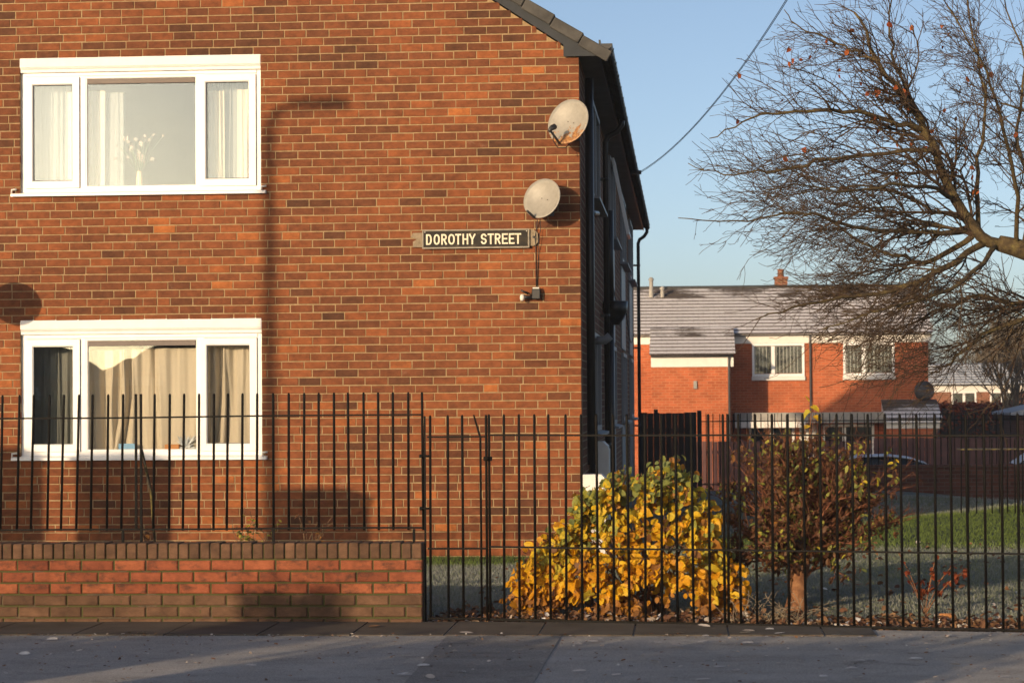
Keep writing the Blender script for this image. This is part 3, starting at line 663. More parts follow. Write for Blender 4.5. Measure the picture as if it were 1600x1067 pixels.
# ------------------------------------------------------------------ things in the gable windows
def curtain(label, x0, x1, z0, z1, y, mat, folds, amp=0.03, seed=1, gather=0.0, flare=0.0, group=None):
    r = random.Random(seed); nx, nz = folds*10, 14; mb = MB(); ph = [r.uniform(0, 6.28) for _ in range(4)]; vs = []
    for j in range(nz+1):
        v = j/nz
        for i in range(nx+1):
            u = i/nx
            uu = u+0.035*math.sin(u*folds*3.1+ph[0])*v
            pinch = 1-gather*math.sin(math.pi*min(1, v*1.1))**2
            xx = lerp(x0, x1, 0.5+(uu-0.5)*pinch)+flare*(1-v)**3*(u-0.5)
            a = amp*(0.55+0.45*math.sin(u*5+ph[1]))
            yy = y+a*math.sin(2*math.pi*folds*u+ph[2]+0.9*math.sin(v*2.2+u*4))+0.4*a*math.sin(2*math.pi*folds*2.3*u+ph[3]+v*1.5)
            vs.append((xx, yy, lerp(z0, z1, v)))
    mb.add(vs, [(j*(nx+1)+i, j*(nx+1)+i+1, (j+1)*(nx+1)+i+1, (j+1)*(nx+1)+i) for j in range(nz) for i in range(nx)], 0.5, True)
    return tag(mb.build('curtain', mat, None, ((x0+x1)/2, y, z0)), label, 'curtain', group)
X = WX0; U = WINS[0][0]; Lz = WINS[1][0]
curtain('thin net curtain behind the left pane of the upper window', X+0.0, X+0.52, U+0.04, U+1.25, 0.26, 'net', 9, 0.02, 3)
curtain('narrow cream curtain beside the left mullion of the upper window', X+0.44, X+0.60, U+0.04, U+1.06, 0.22, 'cream_cloth', 3, 0.022, 5)
curtain('cream curtain hanging left of the flowers in the upper window', X+0.62, X+0.83, U+0.04, U+1.07, 0.22, 'cream_cloth', 4, 0.024, 8)
curtain('sheer net curtain left of the flowers in the upper window', X+0.80, X+1.02, U+0.04, U+1.06, 0.29, 'net', 4, 0.016, 9)
curtain('cream curtain at the left edge of the upper right pane', X+1.93, X+2.09, U+0.04, U+1.05, 0.22, 'cream_cloth', 3, 0.022, 12)
curtain('cream curtain at the right edge of the upper right pane', X+2.22, X+2.42, U+0.04, U+1.06, 0.22, 'cream_cloth', 4, 0.022, 14)
curtain('thin net curtain behind the right pane of the upper window', X+1.95, X+2.45, U+0.04, U+1.25, 0.29, 'net', 8, 0.02, 15)
curtain('added net standing in for grey reflection in the left pane of the lower window', X+0.0, X+0.62, Lz+0.04, Lz+1.25, 0.34, 'net_reflection', 8, 0.02, 35)  # net added to give this pane its grey reflection
curtain('cream linen curtain at the left of the lower middle pane', X+0.58, X+1.02, Lz+0.04, Lz+1.09, 0.24, 'linen', 3, 0.05, 21, 0.10)
curtain('cream linen curtain gathered in the middle of the lower window', X+0.94, X+1.42, Lz+0.04, Lz+1.10, 0.24, 'linen', 4, 0.055, 22, 0.16, 0.25)
curtain('broad cream linen curtain at the right of the lower middle pane', X+1.32, X+1.95, Lz+0.05, Lz+1.11, 0.21, 'linen', 4, 0.05, 29, 0.03)
curtain('linen curtain tucked into the lower right pane', X+1.92, X+2.46, Lz+0.04, Lz+1.18, 0.23, 'linen', 4, 0.05, 31, 0.10, 0.2)
curtain('plain linen lining hanging behind the gathered lower curtains', X+0.60, X+1.95, Lz+0.04, Lz+1.10, 0.34, 'linen', 6, 0.02, 37)
fv = thing('flower_vase', 'peach vase of pale dried flowers on the upper window sill', 'vase', (X+1.19, 0.24, U+0.03))
v = MB(); v.lathe([(0.028, 0), (0.034, 0.02), (0.033, 0.12), (0.022, 0.19), (0.024, 0.20)], (X+1.19, 0.24, U+0.03), 14); v.build('vase', 'vase', fv)
fr = random.Random(4); st = MB(); base = Vector((X+1.19, 0.24, U+0.21))
pm = MB()
for k in range(6):
    a = k*math.pi/3; pm.add([(0, 0, 0), (0.02*math.cos(a-.4), 0.02*math.sin(a-.4), .008), (0.032*math.cos(a), 0.032*math.sin(a), .004), (0.02*math.cos(a+.4), 0.02*math.sin(a+.4), .008)], [(0,1,2,3)])
pmm = pm.mesh('flower'); pmm.materials.append(M['petal'])
for k in range(34):
    p = base+Vector((fr.gauss(-0.02, 0.11), fr.gauss(0, 0.04), fr.uniform(0.12, 0.40)))
    st.tube([base-Vector((0, 0, .05)), lerp(base, p, .5)+Vector((0, 0, .04)), p], 0.0022, 4)
    place('flower', pmm, fv, p, (fr.uniform(.6, 2.2), fr.uniform(-.6, .6), fr.uniform(0, 6)), fr.uniform(0.6, 1.2))
st.build('stems', 'stem_green', fv)
b = MB(); b.bbox(X+0.985, X+1.16, 0.15, 0.17, Lz+0.032, Lz+0.125, .004); tag(b.build('box', 'blue_card', None, (X+1.07, .16, Lz+.03)), 'flat blue box leaning on the lower window sill', 'box')
b = MB(); b.bbox(X+1.47, X+1.62, 0.14, 0.19, Lz+0.032, Lz+0.115, .004); tag(b.build('box', 'orange_card', None, (X+1.55, .16, Lz+.03)), 'small orange brown box beside the silvery plant on the sill', 'box')
pl = thing('silver_plant', 'silvery tinsel plant beside the orange brown box on the sill', 'plant', (X+1.68, .15, Lz+.03))
b = MB(); b.lathe([(.022, 0), (.03, .05)], (X+1.68, .16, Lz+.032), 10); b.build('pot', 'pale_plastic', pl)
b = MB()
for k in range(60):
    p = Vector((X+1.68, .16, Lz+.08)); e = p+Vector((fr.gauss(0, .05), fr.uniform(-.03, .03), fr.uniform(-.03, .14))); d = Vector((fr.uniform(-.012, .012), fr.uniform(-.01, .01), .012))
    b.add([p, lerp(p, e, .6)+d, e, lerp(p, e, .6)-d], [(0,1,2,3)])
b.build('foliage', 'silver_leaf', pl)

# ------------------------------------------------------------------ things on the gable wall
def dish(label, cx, cz, standoff, w, h, nrm, mat, roll=0.0, lnb=True, armdir=1):
    n = Vector(nrm).normalized(); c = Vector((cx, -standoff, cz))
    t = thing('satellite_dish', label, 'satellite dish', (cx, 0, cz), 'satellite dishes on the gable wall')
    z = n; xax = Vector((0, 0, 1)).cross(z).normalized(); yax = z.cross(xax)
    q = Matrix((xax, yax, z)).transposed().to_quaternion() @ Quaternion((0, 0, 1), roll)
    mb = MB(); NR, NA = 6, 40; vs = []
    for side, dz in ((0, 0.0), (1, -0.006)):
        for i in range(NR+1):
            r = i/NR
            for k in range(NA):
                a = 2*math.pi*k/NA; vs.append((w/2*r*math.cos(a), h/2*r*math.sin(a), 0.055*r*r+dz+(0.004 if i == NR and not side else 0)))
    fs = []; o = (NR+1)*NA
    for i in range(NR):
        for k in range(NA):
            l = (k+1) % NA; fs.append((i*NA+k, (i+1)*NA+k, (i+1)*NA+l, i*NA+l)); fs.append((o+i*NA+l, o+(i+1)*NA+l, o+(i+1)*NA+k, o+i*NA+k))
    for k in range(NA): l = (k+1) % NA; fs.append((NR*NA+k, o+NR*NA+k, o+NR*NA+l, NR*NA+l))
    mb.add(vs, fs, 0.5, True); me = mb.mesh('reflector'); me.materials.append(M[mat]); refl = place('reflector', me, t, c, q)
    Q = q.to_matrix(); L = lambda x, y, z: c+Q @ Vector((x, y, z))
    bo = MB()
    for sx in (-.035, .035): bo.tube([L(sx, .01, 0.0), L(sx, .01, .008)], .006, 6)
    bo.build('bolt', 'vent_brown', t)
    ar = MB(); ar.tube([L(0, -.02, -.02), L(0, -h*.49, 0.02), L(0, -h*.5, .06), L(0, -h*.40, .30) if lnb else L(-.01, -h*.46, .20)], [.013, .014, .014, .012], 6); ar.build('arm', 'lnb', t)
    if lnb:
        l = MB(); l.tube([L(0, -h*.44, .31), L(0, -h*.30, .29)], .019, 8); l.tube([L(0, -h*.37, .30), L(0, -h*.28, .25)], [.022, .030], 10); l.build('receiver', 'lnb', t)
        l = MB(); l.tube([L(0, -h*.282, .2495), L(0, -h*.26, .242)], [.029, .024], 10); l.build('receiver_cap', 'pale_plastic', t)
    br = MB(); br.tube([L(0, 0, -.012), L(0, 0, -.06), Vector((cx+.02, -standoff+.10, cz-.04)), Vector((cx+.02, -0.012, cz-.04))], .016, 8)
    br.bbox(cx-.04, cx+.08, -.016, -.001, cz-.14, cz+.05, .004); br.build('bracket', 'dark_metal', t)
    return t, L
d1, L1 = dish('rusty beige satellite dish at the brick corner under the roof', -0.075, 4.335, 0.30, 0.445, 0.475, (-0.40, -0.86, 0.26), 'dish_rusty', R(-16))
d2, L2_ = dish('clean grey satellite dish above the end of the street sign', -0.345, 3.575, 0.26, 0.415, 0.415, (-0.42, -0.86, 0.27), 'dish_grey', R(-16), False)
d3, L3_ = dish('satellite dish just left of the lower window, seen only by its shadow', -6.43, 2.80, 1.15, 0.46, 0.44, (-0.30, -0.90, 0.26), 'dish_grey', 0)
cb = MB(); cb.tube([(-.24, -.44, 4.24), (-.245, -.40, 4.15), (-.20, -.33, 4.09), (-.13, -.25, 4.10), (-.06, -.16, 4.18)], .0045, 5)
tag(cb.build('dish_cable', 'cable', None, (-.2, -.3, 4.1)), 'black cable looping below the rusty satellite dish', 'cable')
cb = MB(); cb.tube([(-.43, -.05, 3.40), (-.445, -.012, 3.31), (-.455, -.05, 3.22), (-.452, -.012, 3.10), (-.45, -.012, 2.72)], .0045, 5); cb.tube([(-.395, -.20, 3.40), (-.40, -.03, 3.30), (-.42, -.055, 3.2), (-.425, -.010, 3.05), (-.44, -.010, 2.72)], .0035, 5)
tag(cb.build('dish_cable', 'cable', None, (-.45, 0, 3.0)), 'thin cable running down from the grey dish to the security light', 'cable')

sg = thing('street_sign', 'old black street name plate with raised cream capitals on a wooden board', 'sign', (-1.06, 0, 3.2))
bd = MB(); bd.prism([(-1.70, 3.135), (-0.47, 3.135), (-0.43, 3.17), (-0.43, 3.265), (-0.47, 3.30), (-1.70, 3.28), (-1.72, 3.24), (-1.66, 3.215), (-1.70, 3.19)], -0.030, -0.001); bd.build('backboard', 'weathered_wood', sg)
bd = MB(); bd.bbox(-1.596, -0.52, -0.044, -0.031, 3.122, 3.302, .004); pl_ = bd.build('plate', 'sign_face', sg)
bd = MB(); bd.ring(-1.602, -0.514, 3.116, 3.308, 0.016, -0.054, -0.0435, .005); bd.build('rim', 'sign_rim', sg)
bd = MB(); bd.tube([(-.472, -.031, 3.225), (-.472, -.037, 3.225)], .012, 8); bd.build('bolt', 'dark_metal', sg)
for sx in (-1.575, -.541): bd = MB(); bd.tube([(sx, -.044, 3.285), (sx, -.049, 3.285)], .006, 8); bd.build('screw', 'pale_plastic', sg)
# letter strokes on a 0..1 box: lists of polylines
def arc(cx, cy, rx, ry, a0, a1, n=7): return [(cx+rx*math.cos(R(lerp(a0, a1, i/n))), cy+ry*math.sin(R(lerp(a0, a1, i/n)))) for i in range(n+1)]
GL = {'D': [[(0, 0), (0, 1)], [(0, 0)]+[(.45, 0)]+arc(.5, .42, .5, .42, -90, 0)[1:]+arc(.5, .58, .5, .42, 0, 90)+[(0, 1)]],
      'O': [arc(.5, .62, .5, .38, 0, 180)+arc(.5, .38, .5, .38, 180, 360)+['loop']],
      'R': [[(0, 0), (0, 1)], [(0, 1), (.5, 1)]+arc(.55, .75, .45, .25, 90, -90)+[(0, .5)], [(.45, .5), (1, 0)]],
      'T': [[(0, 1), (1, 1)], [(.5, 1), (.5, 0)]], 'H': [[(0, 0), (0, 1)], [(1, 0), (1, 1)], [(0, .5), (1, .5)]],
      'Y': [[(0, 1), (.5, .45), (1, 1)], [(.5, .45), (.5, 0)]],
      'S': [arc(.5, .74, .48, .26, 20, 180)+arc(.5, .74, .48, .24, 180, 270)[1:]+arc(.5, .26, .48, .24, 90, 0)[0:]+arc(.5, .26, .48, .26, 0, -160)],
      'E': [[(0, 0), (0, 1)], [(0, 1), (1, 1)], [(0, .5), (.85, .5)], [(0, 0), (1, 0)]]}
def letter(ch, x0, x1, z0, z1, sw):
    mb = MB(); h = sw/2; dz = 0
    for pl in GL[ch]:
        loop = pl[-1] == 'loop'; pl = pl[:-1] if loop else pl
        pl = [p for i, p in enumerate(pl) if i == 0 or abs(p[0]-pl[i-1][0])+abs(p[1]-pl[i-1][1]) > 1e-4]
        P = [Vector((lerp(x0+h, x1-h, a), 0, lerp(z0+h, z1-h, b))) for a, b in pl]; vs = []; k = len(P)
        for i, p in enumerate(P):
            d0 = (P[i]-P[i-1]).normalized() if i or loop else (P[1]-P[0]).normalized()
            d1 = (P[(i+1) % k]-P[i]).normalized() if i < k-1 or loop else d0
            d = (d0+d1).normalized() if (d0+d1).length > .1 else d0
            nn = Vector((-d.z, 0, d.x)); s = h/max(.5, d.dot(d0))
            e = d*(0 if loop else (h if i == k-1 else (-h if i == 0 else 0)))
            for sg_ in (1, -1):
                for y in (-0.0475-dz, -0.0435): vs.append((p.x+e.x+nn.x*s*sg_, y, p.z+e.z+nn.z*s*sg_))
        fs = []
        for i in range(k if loop else k-1):
            a, b = 4*i, 4*((i+1) % k); fs += [(a, a+2, b+2, b), (a+1, a, b, b+1), (a+2, a+3, b+3, b+2)]
        if not loop: fs += [(0, 1, 3, 2), (4*k-4, 4*k-2, 4*k-1, 4*k-3)]
        mb.add(vs, fs); dz += 0.0004
    return mb
for ch, a, b in zip('DOROTHYSTREET', (265, 352, 438, 518, 597, 680, 755, 888, 966, 1048, 1128, 1207, 1275), (330, 421, 502, 592, 666, 746, 828, 956, 1036, 1113, 1196, 1272, 1346)):
    xx = lambda c: -1.599+(c/7.27+630-661)/153.9
    letter(ch, xx(a), xx(b), 3.156, 3.264, 0.016).build('letter', 'lettering', pl_, (xx(a), -.044, 3.156))

lt = thing('security_light', 'small black security light with white sensor on the brick wall', 'security light', (-0.45, 0, 2.65))
b = MB(); b.bbox(-0.492, -0.405, -0.085, -0.03, 2.595, 2.70, .008); b.build('housing', 'black_plastic', lt)
b = MB(); b.bbox(-0.482, -0.415, -0.088, -0.05, 2.698, 2.714, .004); b.build('lamp_top', 'pale_plastic', lt)
b = MB(); b.tube([(-.45, -.001, 2.64), (-.45, -.031, 2.64)], .022, 8); b.tube([(-.47, -.04, 2.62), (-.53, -.06, 2.615), (-.575, -.08, 2.615)], .018, 8); b.tube([(-.53, -.06, 2.65), (-.60, -.085, 2.685)], .010, 6); b.build('bracket', 'black_plastic', lt)
b = MB(); b.lathe([(.004, -.034), (.018, -.028), (.024, -.01), (.024, .012), (.016, .03), (.003, .035)], (-.588, -.088, 2.61), 12); b.build('sensor', 'pale_plastic', lt)

# ------------------------------------------------------------------ low brick wall
LWX0, LWX1 = -10.6, -0.792
lw = thing('low_brick_wall', 'low red and brown brick garden wall with upright brick coping', 'wall', (-3, -7.09, 0.04))
core = MB(); core.box(LWX0, LWX1-.004, -7.188, -6.985, -0.2, 0.50); core.box(LWX0, LWX1-.006, -7.190, -6.99, 0.5, 0.592)
core.build('mortar_core', 'mortar_dark', lw)
cz = [0.0, 0.081, 0.162, 0.243, 0.324, 0.405, 0.486]; offL = MB(); offB = MB()
for r in range(6):
    z0, z1 = cz[r]+0.006, cz[r+1]-0.006; xr = LWX1-(0.1145 if r % 2 == 0 else 0.0) if False else LWX1
    first = True; kindm = 'brick_brown' if r < 3 else 'brick_red'
    while xr > LWX0+0.1:
        w = 0.1145 if (first and r % 2) else 0.229
        w += rnd.uniform(-.004, .004); x0 = xr-w; a, c = x0+.0055, xr-(.0055 if not first else 0)
        t = max(0, min(1, rnd.gauss(0.55, 0.24))); vis = xr > -4.1
        mb = MB() if vis else (offB if r < 3 else offL)
        brick(mb, a, c, z0, z1, -7.2, t, 0.1, 0.007)
        if first: pass
        if vis: mb.build('brick', kindm, lw, ((a+c)/2, -7.15, (z0+z1)/2))
        xr = x0; first = False
kind(offL.build('brickwork', 'brick_red', lw), 'stuff'); kind(offB.build('brickwork', 'brick_brown', lw), 'stuff')
x = LWX1; offc = MB()
while x > LWX0+.1:
    w = 0.0745+rnd.uniform(-.002, .002); z1 = 0.600+rnd.uniform(-.004, .004); vis = x > -4.1
    mb = MB() if vis else offc
    mb.bbox(x-w+.006, x-.003, -7.205+rnd.uniform(-.003, .003), -6.975, 0.492, z1, .006, max(0, min(1, rnd.gauss(.5, .2))))
    if vis: mb.build('coping_brick', 'brick_brown', lw, (x-w/2, -7.09, .55))
    x -= w
kind(offc.build('coping_bricks', 'brick_brown', lw), 'stuff')

# ------------------------------------------------------------------ railings
def bar_mesh(h, r=0.0092, n=8):
    mb = MB(); mb.tube([(0, 0, 0), (0, 0, h-.012), (0, 0, h)], [r, r, r*.6], n); me = mb.mesh('bar'); me.materials.append(M['rail_paint']); return me
LF = [-3.799,-3.676,-3.574,-3.458,-3.357,-3.248,-3.149,-3.034,-2.928,-2.702,-2.592,-2.491,-2.381,-2.276,-2.176,-2.071,-1.966,-1.852,-1.742,-1.633,-1.529,-1.42,-1.32,-1.211,-1.107,-1.003,-0.895,-0.797]
fy = -7.09
rl = thing('iron_railing', 'black iron railing with plain upright bars standing on the low brick wall', 'railing', (-2.3, fy, 0.6))
bm_ = bar_mesh(0.965)
for x in [-3.9-.107*i for i in range(20)]+LF:
    t = sstep(-3.8, -0.9, x); lean = lerp(0.022, 0.0, t)+rnd.uniform(-.005, .005)
    place('bar', bm_, rl, (x-lean*.78, fy, 0.683), (rnd.uniform(-.006, .006), lean, 0))
for z, w in ((1.478, .006), (0.69, .006)):
    b = MB(); pts = [(xx, -0.0, z+.004*noise.noise(Vector((xx, z, 3)))+(.012*sstep(-3.8, -.8, xx) if z > 1 else .010*sstep(-3.8, -.8, xx))) for xx in steps(-6.05, -0.795, 24)]
    for p, q in zip(pts, pts[1:]):
        b.add([(p[0], fy-.013, p[2]-w), (p[0], fy+.013, p[2]-w), (p[0], fy+.013, p[2]+w), (p[0], fy-.013, p[2]+w), (q[0], fy-.013, q[2]-w), (q[0], fy+.013, q[2]-w), (q[0], fy+.013, q[2]+w), (q[0], fy-.013, q[2]+w)], [(0,4,5,1),(1,5,6,2),(2,6,7,3),(3,7,4,0)])
    b.build('rail', 'rail_paint', rl)
ps = MB(); ps.bbox(-2.842, -2.826, fy-.01, fy+.01, 0.69, 1.648, .002); ps.bbox(-2.806, -2.790, fy-.01, fy+.01, 0.60, 1.648, .002); ps.build('post', 'rail_paint', rl)
ps = MB(); ps.tube([(-2.795, fy+.01, 1.25), (-2.775, fy+.2, .95), (-2.74, fy+.33, 0.0)], .011, 6); ps.build('stay', 'stay_paint', rl)
for fx in (-2.93, -1.855, -.86, -3.9, -5.2): b = MB(); b.bbox(fx-.009, fx+.009, fy-.009, fy+.009, 0.595, 0.69, .002); b.build('foot', 'rail_paint', rl)

RF = [-0.324,-0.226,-0.118,-0.007,0.101,0.211,0.322,0.431,0.542,0.648,0.758,0.87,0.977,1.086,1.197,1.298,1.323,1.406,1.514,1.621,1.727,1.838,1.946,2.05,2.157,2.266,2.373,2.477,2.583,2.691,2.799,2.903,3.013,3.12,3.221]
rr = thing('iron_railing', 'long black iron railing in front of the shrubs', 'railing', (1.4, fence_y(1.4), 0.05))
bm2 = bar_mesh(1.437)
for x in RF+[3.33+.107*i for i in range(16)]:
    place('bar', bm2, rr, (x, fence_y(x), 0.052-0.004*(x+.3)), (rnd.uniform(-.004, .004), rnd.uniform(-.006, .006), 0))
def sloped_rail(parent, x0, x1, z, w=.006, d=.013, name='rail', sag=.004):
    b = MB(); xs = steps(x0, x1, 16)
    for p, q in zip(xs, xs[1:]):
        P = []
        for xx in (p, q):
            zz = z-.004*(xx+.3)+sag*noise.noise(Vector((xx*.8, z, 7)))
            yy = fence_y(xx); P += [(xx, yy-d, zz-w), (xx, yy+d, zz-w), (xx, yy+d, zz+w), (xx, yy-d, zz+w)]
        b.add(P, [(0,4,5,1),(1,5,6,2),(2,6,7,3),(3,7,4,0)])
    return b.build(name, 'rail_paint', parent)
sloped_rail(rr, -.324, 5.0, 1.345); sloped_rail(rr, -.324, 5.0, .566); sloped_rail(rr, -.324, 5.0, .064, .008)
gt = thing('iron_gate', 'narrow black iron gate with one bent spike beside the low wall', 'gate', (-.56, -7.12, .05))
bm3 = bar_mesh(1.43); bm4 = bar_mesh(1.28)
for x in (-.742, -.616, -.511, -.345): place('bar', bm3, gt, (x, -7.12, .055), (0, rnd.uniform(-.004, .004), 0))
b = MB(); b.tube([(-.384, -7.12, .055), (-.386, -7.12, 1.33), (-.392, -7.12, 1.345), (-.432, -7.12, 1.485)], [.008, .008, .008, .006], 8); b.build('bent_bar', 'rail_paint', gt, label='bar bent to the left above the top rail')
for z, e in ((1.333, -.345), (.555, -.345), (.07, -.345)): b = MB(); b.box(-.76, e, -7.132, -7.108, z-.006, z+.006); b.build('rail', 'rail_paint', gt)
b = MB(); b.bbox(-.782, -.770, -7.13, -7.11, .04, 1.48, .002); b.build('hanging_stile', 'rail_paint', gt)
for z in (1.20, .835): b = MB(); b.tube([(-.80, -7.12, z-.012), (-.80, -7.12, z+.012)], .016, 8); b.tube([(-.80, -7.125, z), (-.745, -7.125, z)], .008, 6); b.build('hinge', 'rail_paint', gt)
b = MB(); b.bbox(-.365, -.305, -7.14, -7.10, 1.165, 1.195, .004); b.tube([(-.335, -7.15, 1.18), (-.335, -7.09, 1.18)], .016, 8); b.build('latch', 'rail_paint', gt)

# ------------------------------------------------------------------ leaves
def leaf_shape(mb, base, d, up, L, W, tone, fold=0.25, curl=0.15):
    d = d.normalized(); s = d.cross(up)
    s = s.normalized() if s.length > 1e-4 else d.orthogonal().normalized()
    u = s.cross(d)
    prof = ((0.0, 0.0), (0.15, .74), (0.45, 1.0), (0.78, .78), (1.0, 0.0)); vs = []; fs = []
    for a, w in prof:
        drop = -curl*L*a*a; c = base+d*(L*a)+u*drop
        vs += [c-s*(W*.5*w)+u*(fold*W*.5*w), c, c+s*(W*.5*w)+u*(fold*W*.5*w)]
    for i in range(4):
        for k in (0, 1):
            a = i*3+k; q = [a, a+1, a+4, a+3]
            if i == 0: q = [1, a+4, a+3]
            if i == 3: q = [a, a+1, 13]
            fs.append(q)
    mb.add(vs, fs, tone, True)
LV = {}
def leaf_variant(mat, tone, k, L=1.0, W=0.95):
    key = (mat, round(tone*14), k)
    if key not in LV:
        mb = MB(); leaf_shape(mb, Vector(), Vector((0, 1, 0)), Vector((0, 0, 1)), L, W*(0.72+.17*k), round(tone*14)/14, 0.15+.25*k, 0.1+.30*k)
        me = mb.mesh('leaf'); me.materials.append(M[mat]); LV[key] = me
    return LV[key]
def frame_q(d, up):
    d = d.normalized(); s = d.cross(up); s = s.normalized() if s.length > 1e-4 else d.orthogonal().normalized(); u = s.cross(d)
    return Matrix((s, d, u)).transposed().to_quaternion()
def put_leaves(parent, mat, items, limit=300, wf=1.0):
    """items: (base, dir, up, size, tone); the largest in view become parts, the rest one joined part"""
    items = sorted(items, key=lambda i: -i[3]/(i[0]-CAM).length)
    rest = MB()
    for n_, (b, d, u, s, t) in enumerate(items):
        if n_ < limit: place('leaf', leaf_variant(mat, t, n_ % 3), parent, b, frame_q(d, u), (s*wf, s, s))
        else: leaf_shape(rest, b, d, u, s, s*.9*wf*rnd.uniform(.75, 1.05), t, rnd.uniform(.1, .5), rnd.uniform(.05, .5))
    if rest.v: kind(rest.build('leaves', mat, parent), 'stuff')
def curve_pts(a, b, bend, n=5):
    a, b = Vector(a), Vector(b); return [a.lerp(b, i/n)+Vector(bend)*math.sin(math.pi*i/n) for i in range(n+1)]

def smooth_line(P, per=4):
    P = [Vector(p) for p in P]; out = []
    for i in range(len(P)-1):
        p0, p1, p2, p3 = P[max(i-1, 0)], P[i], P[i+1], P[min(i+2, len(P)-1)]
        for k in range(per):
            t = k/per; out.append(.5*((2*p1)+(p2-p0)*t+(2*p0-5*p1+4*p2-p3)*t*t+(3*p1-p0-3*p2+p3)*t**3))
    out.append(P[-1]); return out
# yellow shrub
ys = thing('yellow_shrub', 'rounded shrub with golden yellow autumn leaves behind the railing', 'shrub', (0.62, -6.0, 0))
PR0 = [(-.40, .10), (-.34, .34), (-.15, .52), (.02, .66), (.18, .84), (.40, .95), (.62, 1.02), (.88, 1.10), (1.05, .98), (1.2, .80), (1.32, .5), (1.46, .34), (1.52, .05)]
PR = [(.67+(a-.62)*.82, h*.98) for a, h in PR0]
def prof(x):
    for (a, h), (b, k) in zip(PR, PR[1:]):
        if a <= x <= b: return lerp(h, k, (x-a)/(b-a))
    return 0
lr = random.Random(11); items = []; stems = MB()
cz0 = Vector((.62, -5.95, .1))
sprigs = 0
while sprigs < 480:
    x = lr.uniform(-.28, 1.42); h = prof(x)*(1+.16*noise.noise(Vector((x*4.5, 2, 8)))); yy = lr.uniform(-1, 1)
    z = h*lr.random()**.8; hw = 0.70*math.sqrt(max(0, 1-(z/(h+.15))**2.2))*(.55+.45*min(1, h))
    y = -5.95-hw*(1-abs(lr.gauss(0, .16))) if yy < .62 else -5.95+lr.uniform(-1, 1)*hw
    if lr.random() < .30: z = h-abs(lr.gauss(0, .04))
    p = Vector((x, y, z)); o = (p-cz0); o.z *= .8; o.normalize()
    if y < fence_y(x)+.06 or z < .03 or noise.noise(p*3.6+Vector((3, 1, 7))) < -0.42: continue
    sprigs += 1; ax = (o*.7+Vector((lr.gauss(0, .35), lr.gauss(0, .3), lr.gauss(.15, .45)))).normalized(); Ls = lr.uniform(.10, .24); tb = lr.gauss(0, .07)
    stems.tube([p-ax*Ls*.6, p+ax*Ls*.5], [.004, .002], 3)
    for k_ in range(lr.randint(6, 11)):
        q = p+ax*Ls*lr.uniform(-.5, .55)+Vector((lr.gauss(0, .018),)*3)
        if q.z < .02: continue
        d = (ax*.35+o*.25+Vector((lr.gauss(0, .6), lr.gauss(0, .5), -.5+lr.gauss(0, .45)))).normalized()
        up = (o*.4+Vector((-.40+lr.gauss(0, .5), -.75+lr.gauss(0, .45), .35+lr.gauss(0, .35)))).normalized()
        k = q.z/1.05+.40*noise.noise(q*2.4)
        t = lr.gauss(.53, .07) if k < .42 else lr.gauss(.53+.75*(k-.42), .12)
        t += tb
        if q.z < .17 or lr.random() < .08: t = lr.gauss(.27, .1)
        items.append((q, d, up, lr.uniform(.030, .088)*(1.0 if k < .85 else .85), max(0, min(1, t))))
for k in range(46):
    x = lr.uniform(-.25, 1.35); h = prof(x)*lr.uniform(.55, .95); e = Vector((x, -5.95+lr.uniform(-.6, .5), h)); b0 = Vector((.65+lr.gauss(0, .15), -5.95+lr.gauss(0, .12), 0))
    stems.tube(curve_pts(b0, e, (0, 0, .12)), [.009, .008, .007, .005, .004, .002], 5)
stems.build('stems', 'shrub_bark', ys)
put_leaves(ys, 'leaf', items)

# brown shrub on a stout little trunk
bs = thing('brown_shrub', 'half bare shrub with withered brown leaves on a thick short trunk', 'shrub', (1.86, -5.95, 0))
tk = MB(); tl_ = smooth_line([(1.845, -5.95, -.03), (1.85, -5.95, .05), (1.86, -5.96, .15), (1.865, -5.95, .28), (1.87, -5.94, .42)], 4); tk.tube(tl_, [lerp(.115, .062, min(1, i/8))*(1.0 if i < 12 else 1.25) for i in range(len(tl_))], 14)
tk.v = [(x+.014*noise.noise(Vector((x*22, y*22, z*9))), y+.014*noise.noise(Vector((x*22, y*22, z*9+9))), z) for x, y, z in tk.v]; tk.build('trunk', 'shrub_bark', bs)
lr = random.Random(23); items = []; stems = MB(); c0 = Vector((1.87, -5.95, .36))
def shrub_branch(p, d, L, r, lev):
    n = 5; pts = [p]; dd = d.normalized()
    for i in range(n):
        dd = (dd+Vector((lr.gauss(0, .12), lr.gauss(0, .12), lr.gauss(.05, .08)))).normalized(); pts.append(pts[-1]+dd*(L/n))
    stems.tube(pts, [lerp(r, r*.45, i/n) for i in range(n+1)], 5 if lev < 2 else 3)
    if lev < 3:
        for k in range((8, 7, 3)[lev]):
            i = lr.randint(1, n); q = pts[i]; nd = (pts[i]-pts[i-1]).normalized()
            shrub_branch(q, nd+Vector((lr.gauss(0, .65), lr.gauss(0, .65), lr.gauss(.0, .35))), L*lr.uniform(.40, .62), r*.5, lev+1)
    if lev >= 1:
        for k in range(3 if lev > 1 else 2):
            q = pts[lr.randint(2, n)]
            if lr.random() < .50 and noise.noise(q*5.5) > -.06:
                t = lr.gauss(.07, .06) if lr.random() < .72 else lr.gauss(.95, .06)
                if q.x > 2.25 and q.z > .95 and lr.random() < .5: t = lr.gauss(.80, .08)
                items.append((q, Vector((lr.gauss(0, .6), lr.gauss(0, .6), -.35+lr.gauss(0, .5))), Vector((lr.gauss(0, .6), lr.gauss(-.4, .6), .7)), lr.uniform(.028, .062), max(0, min(1, t))))
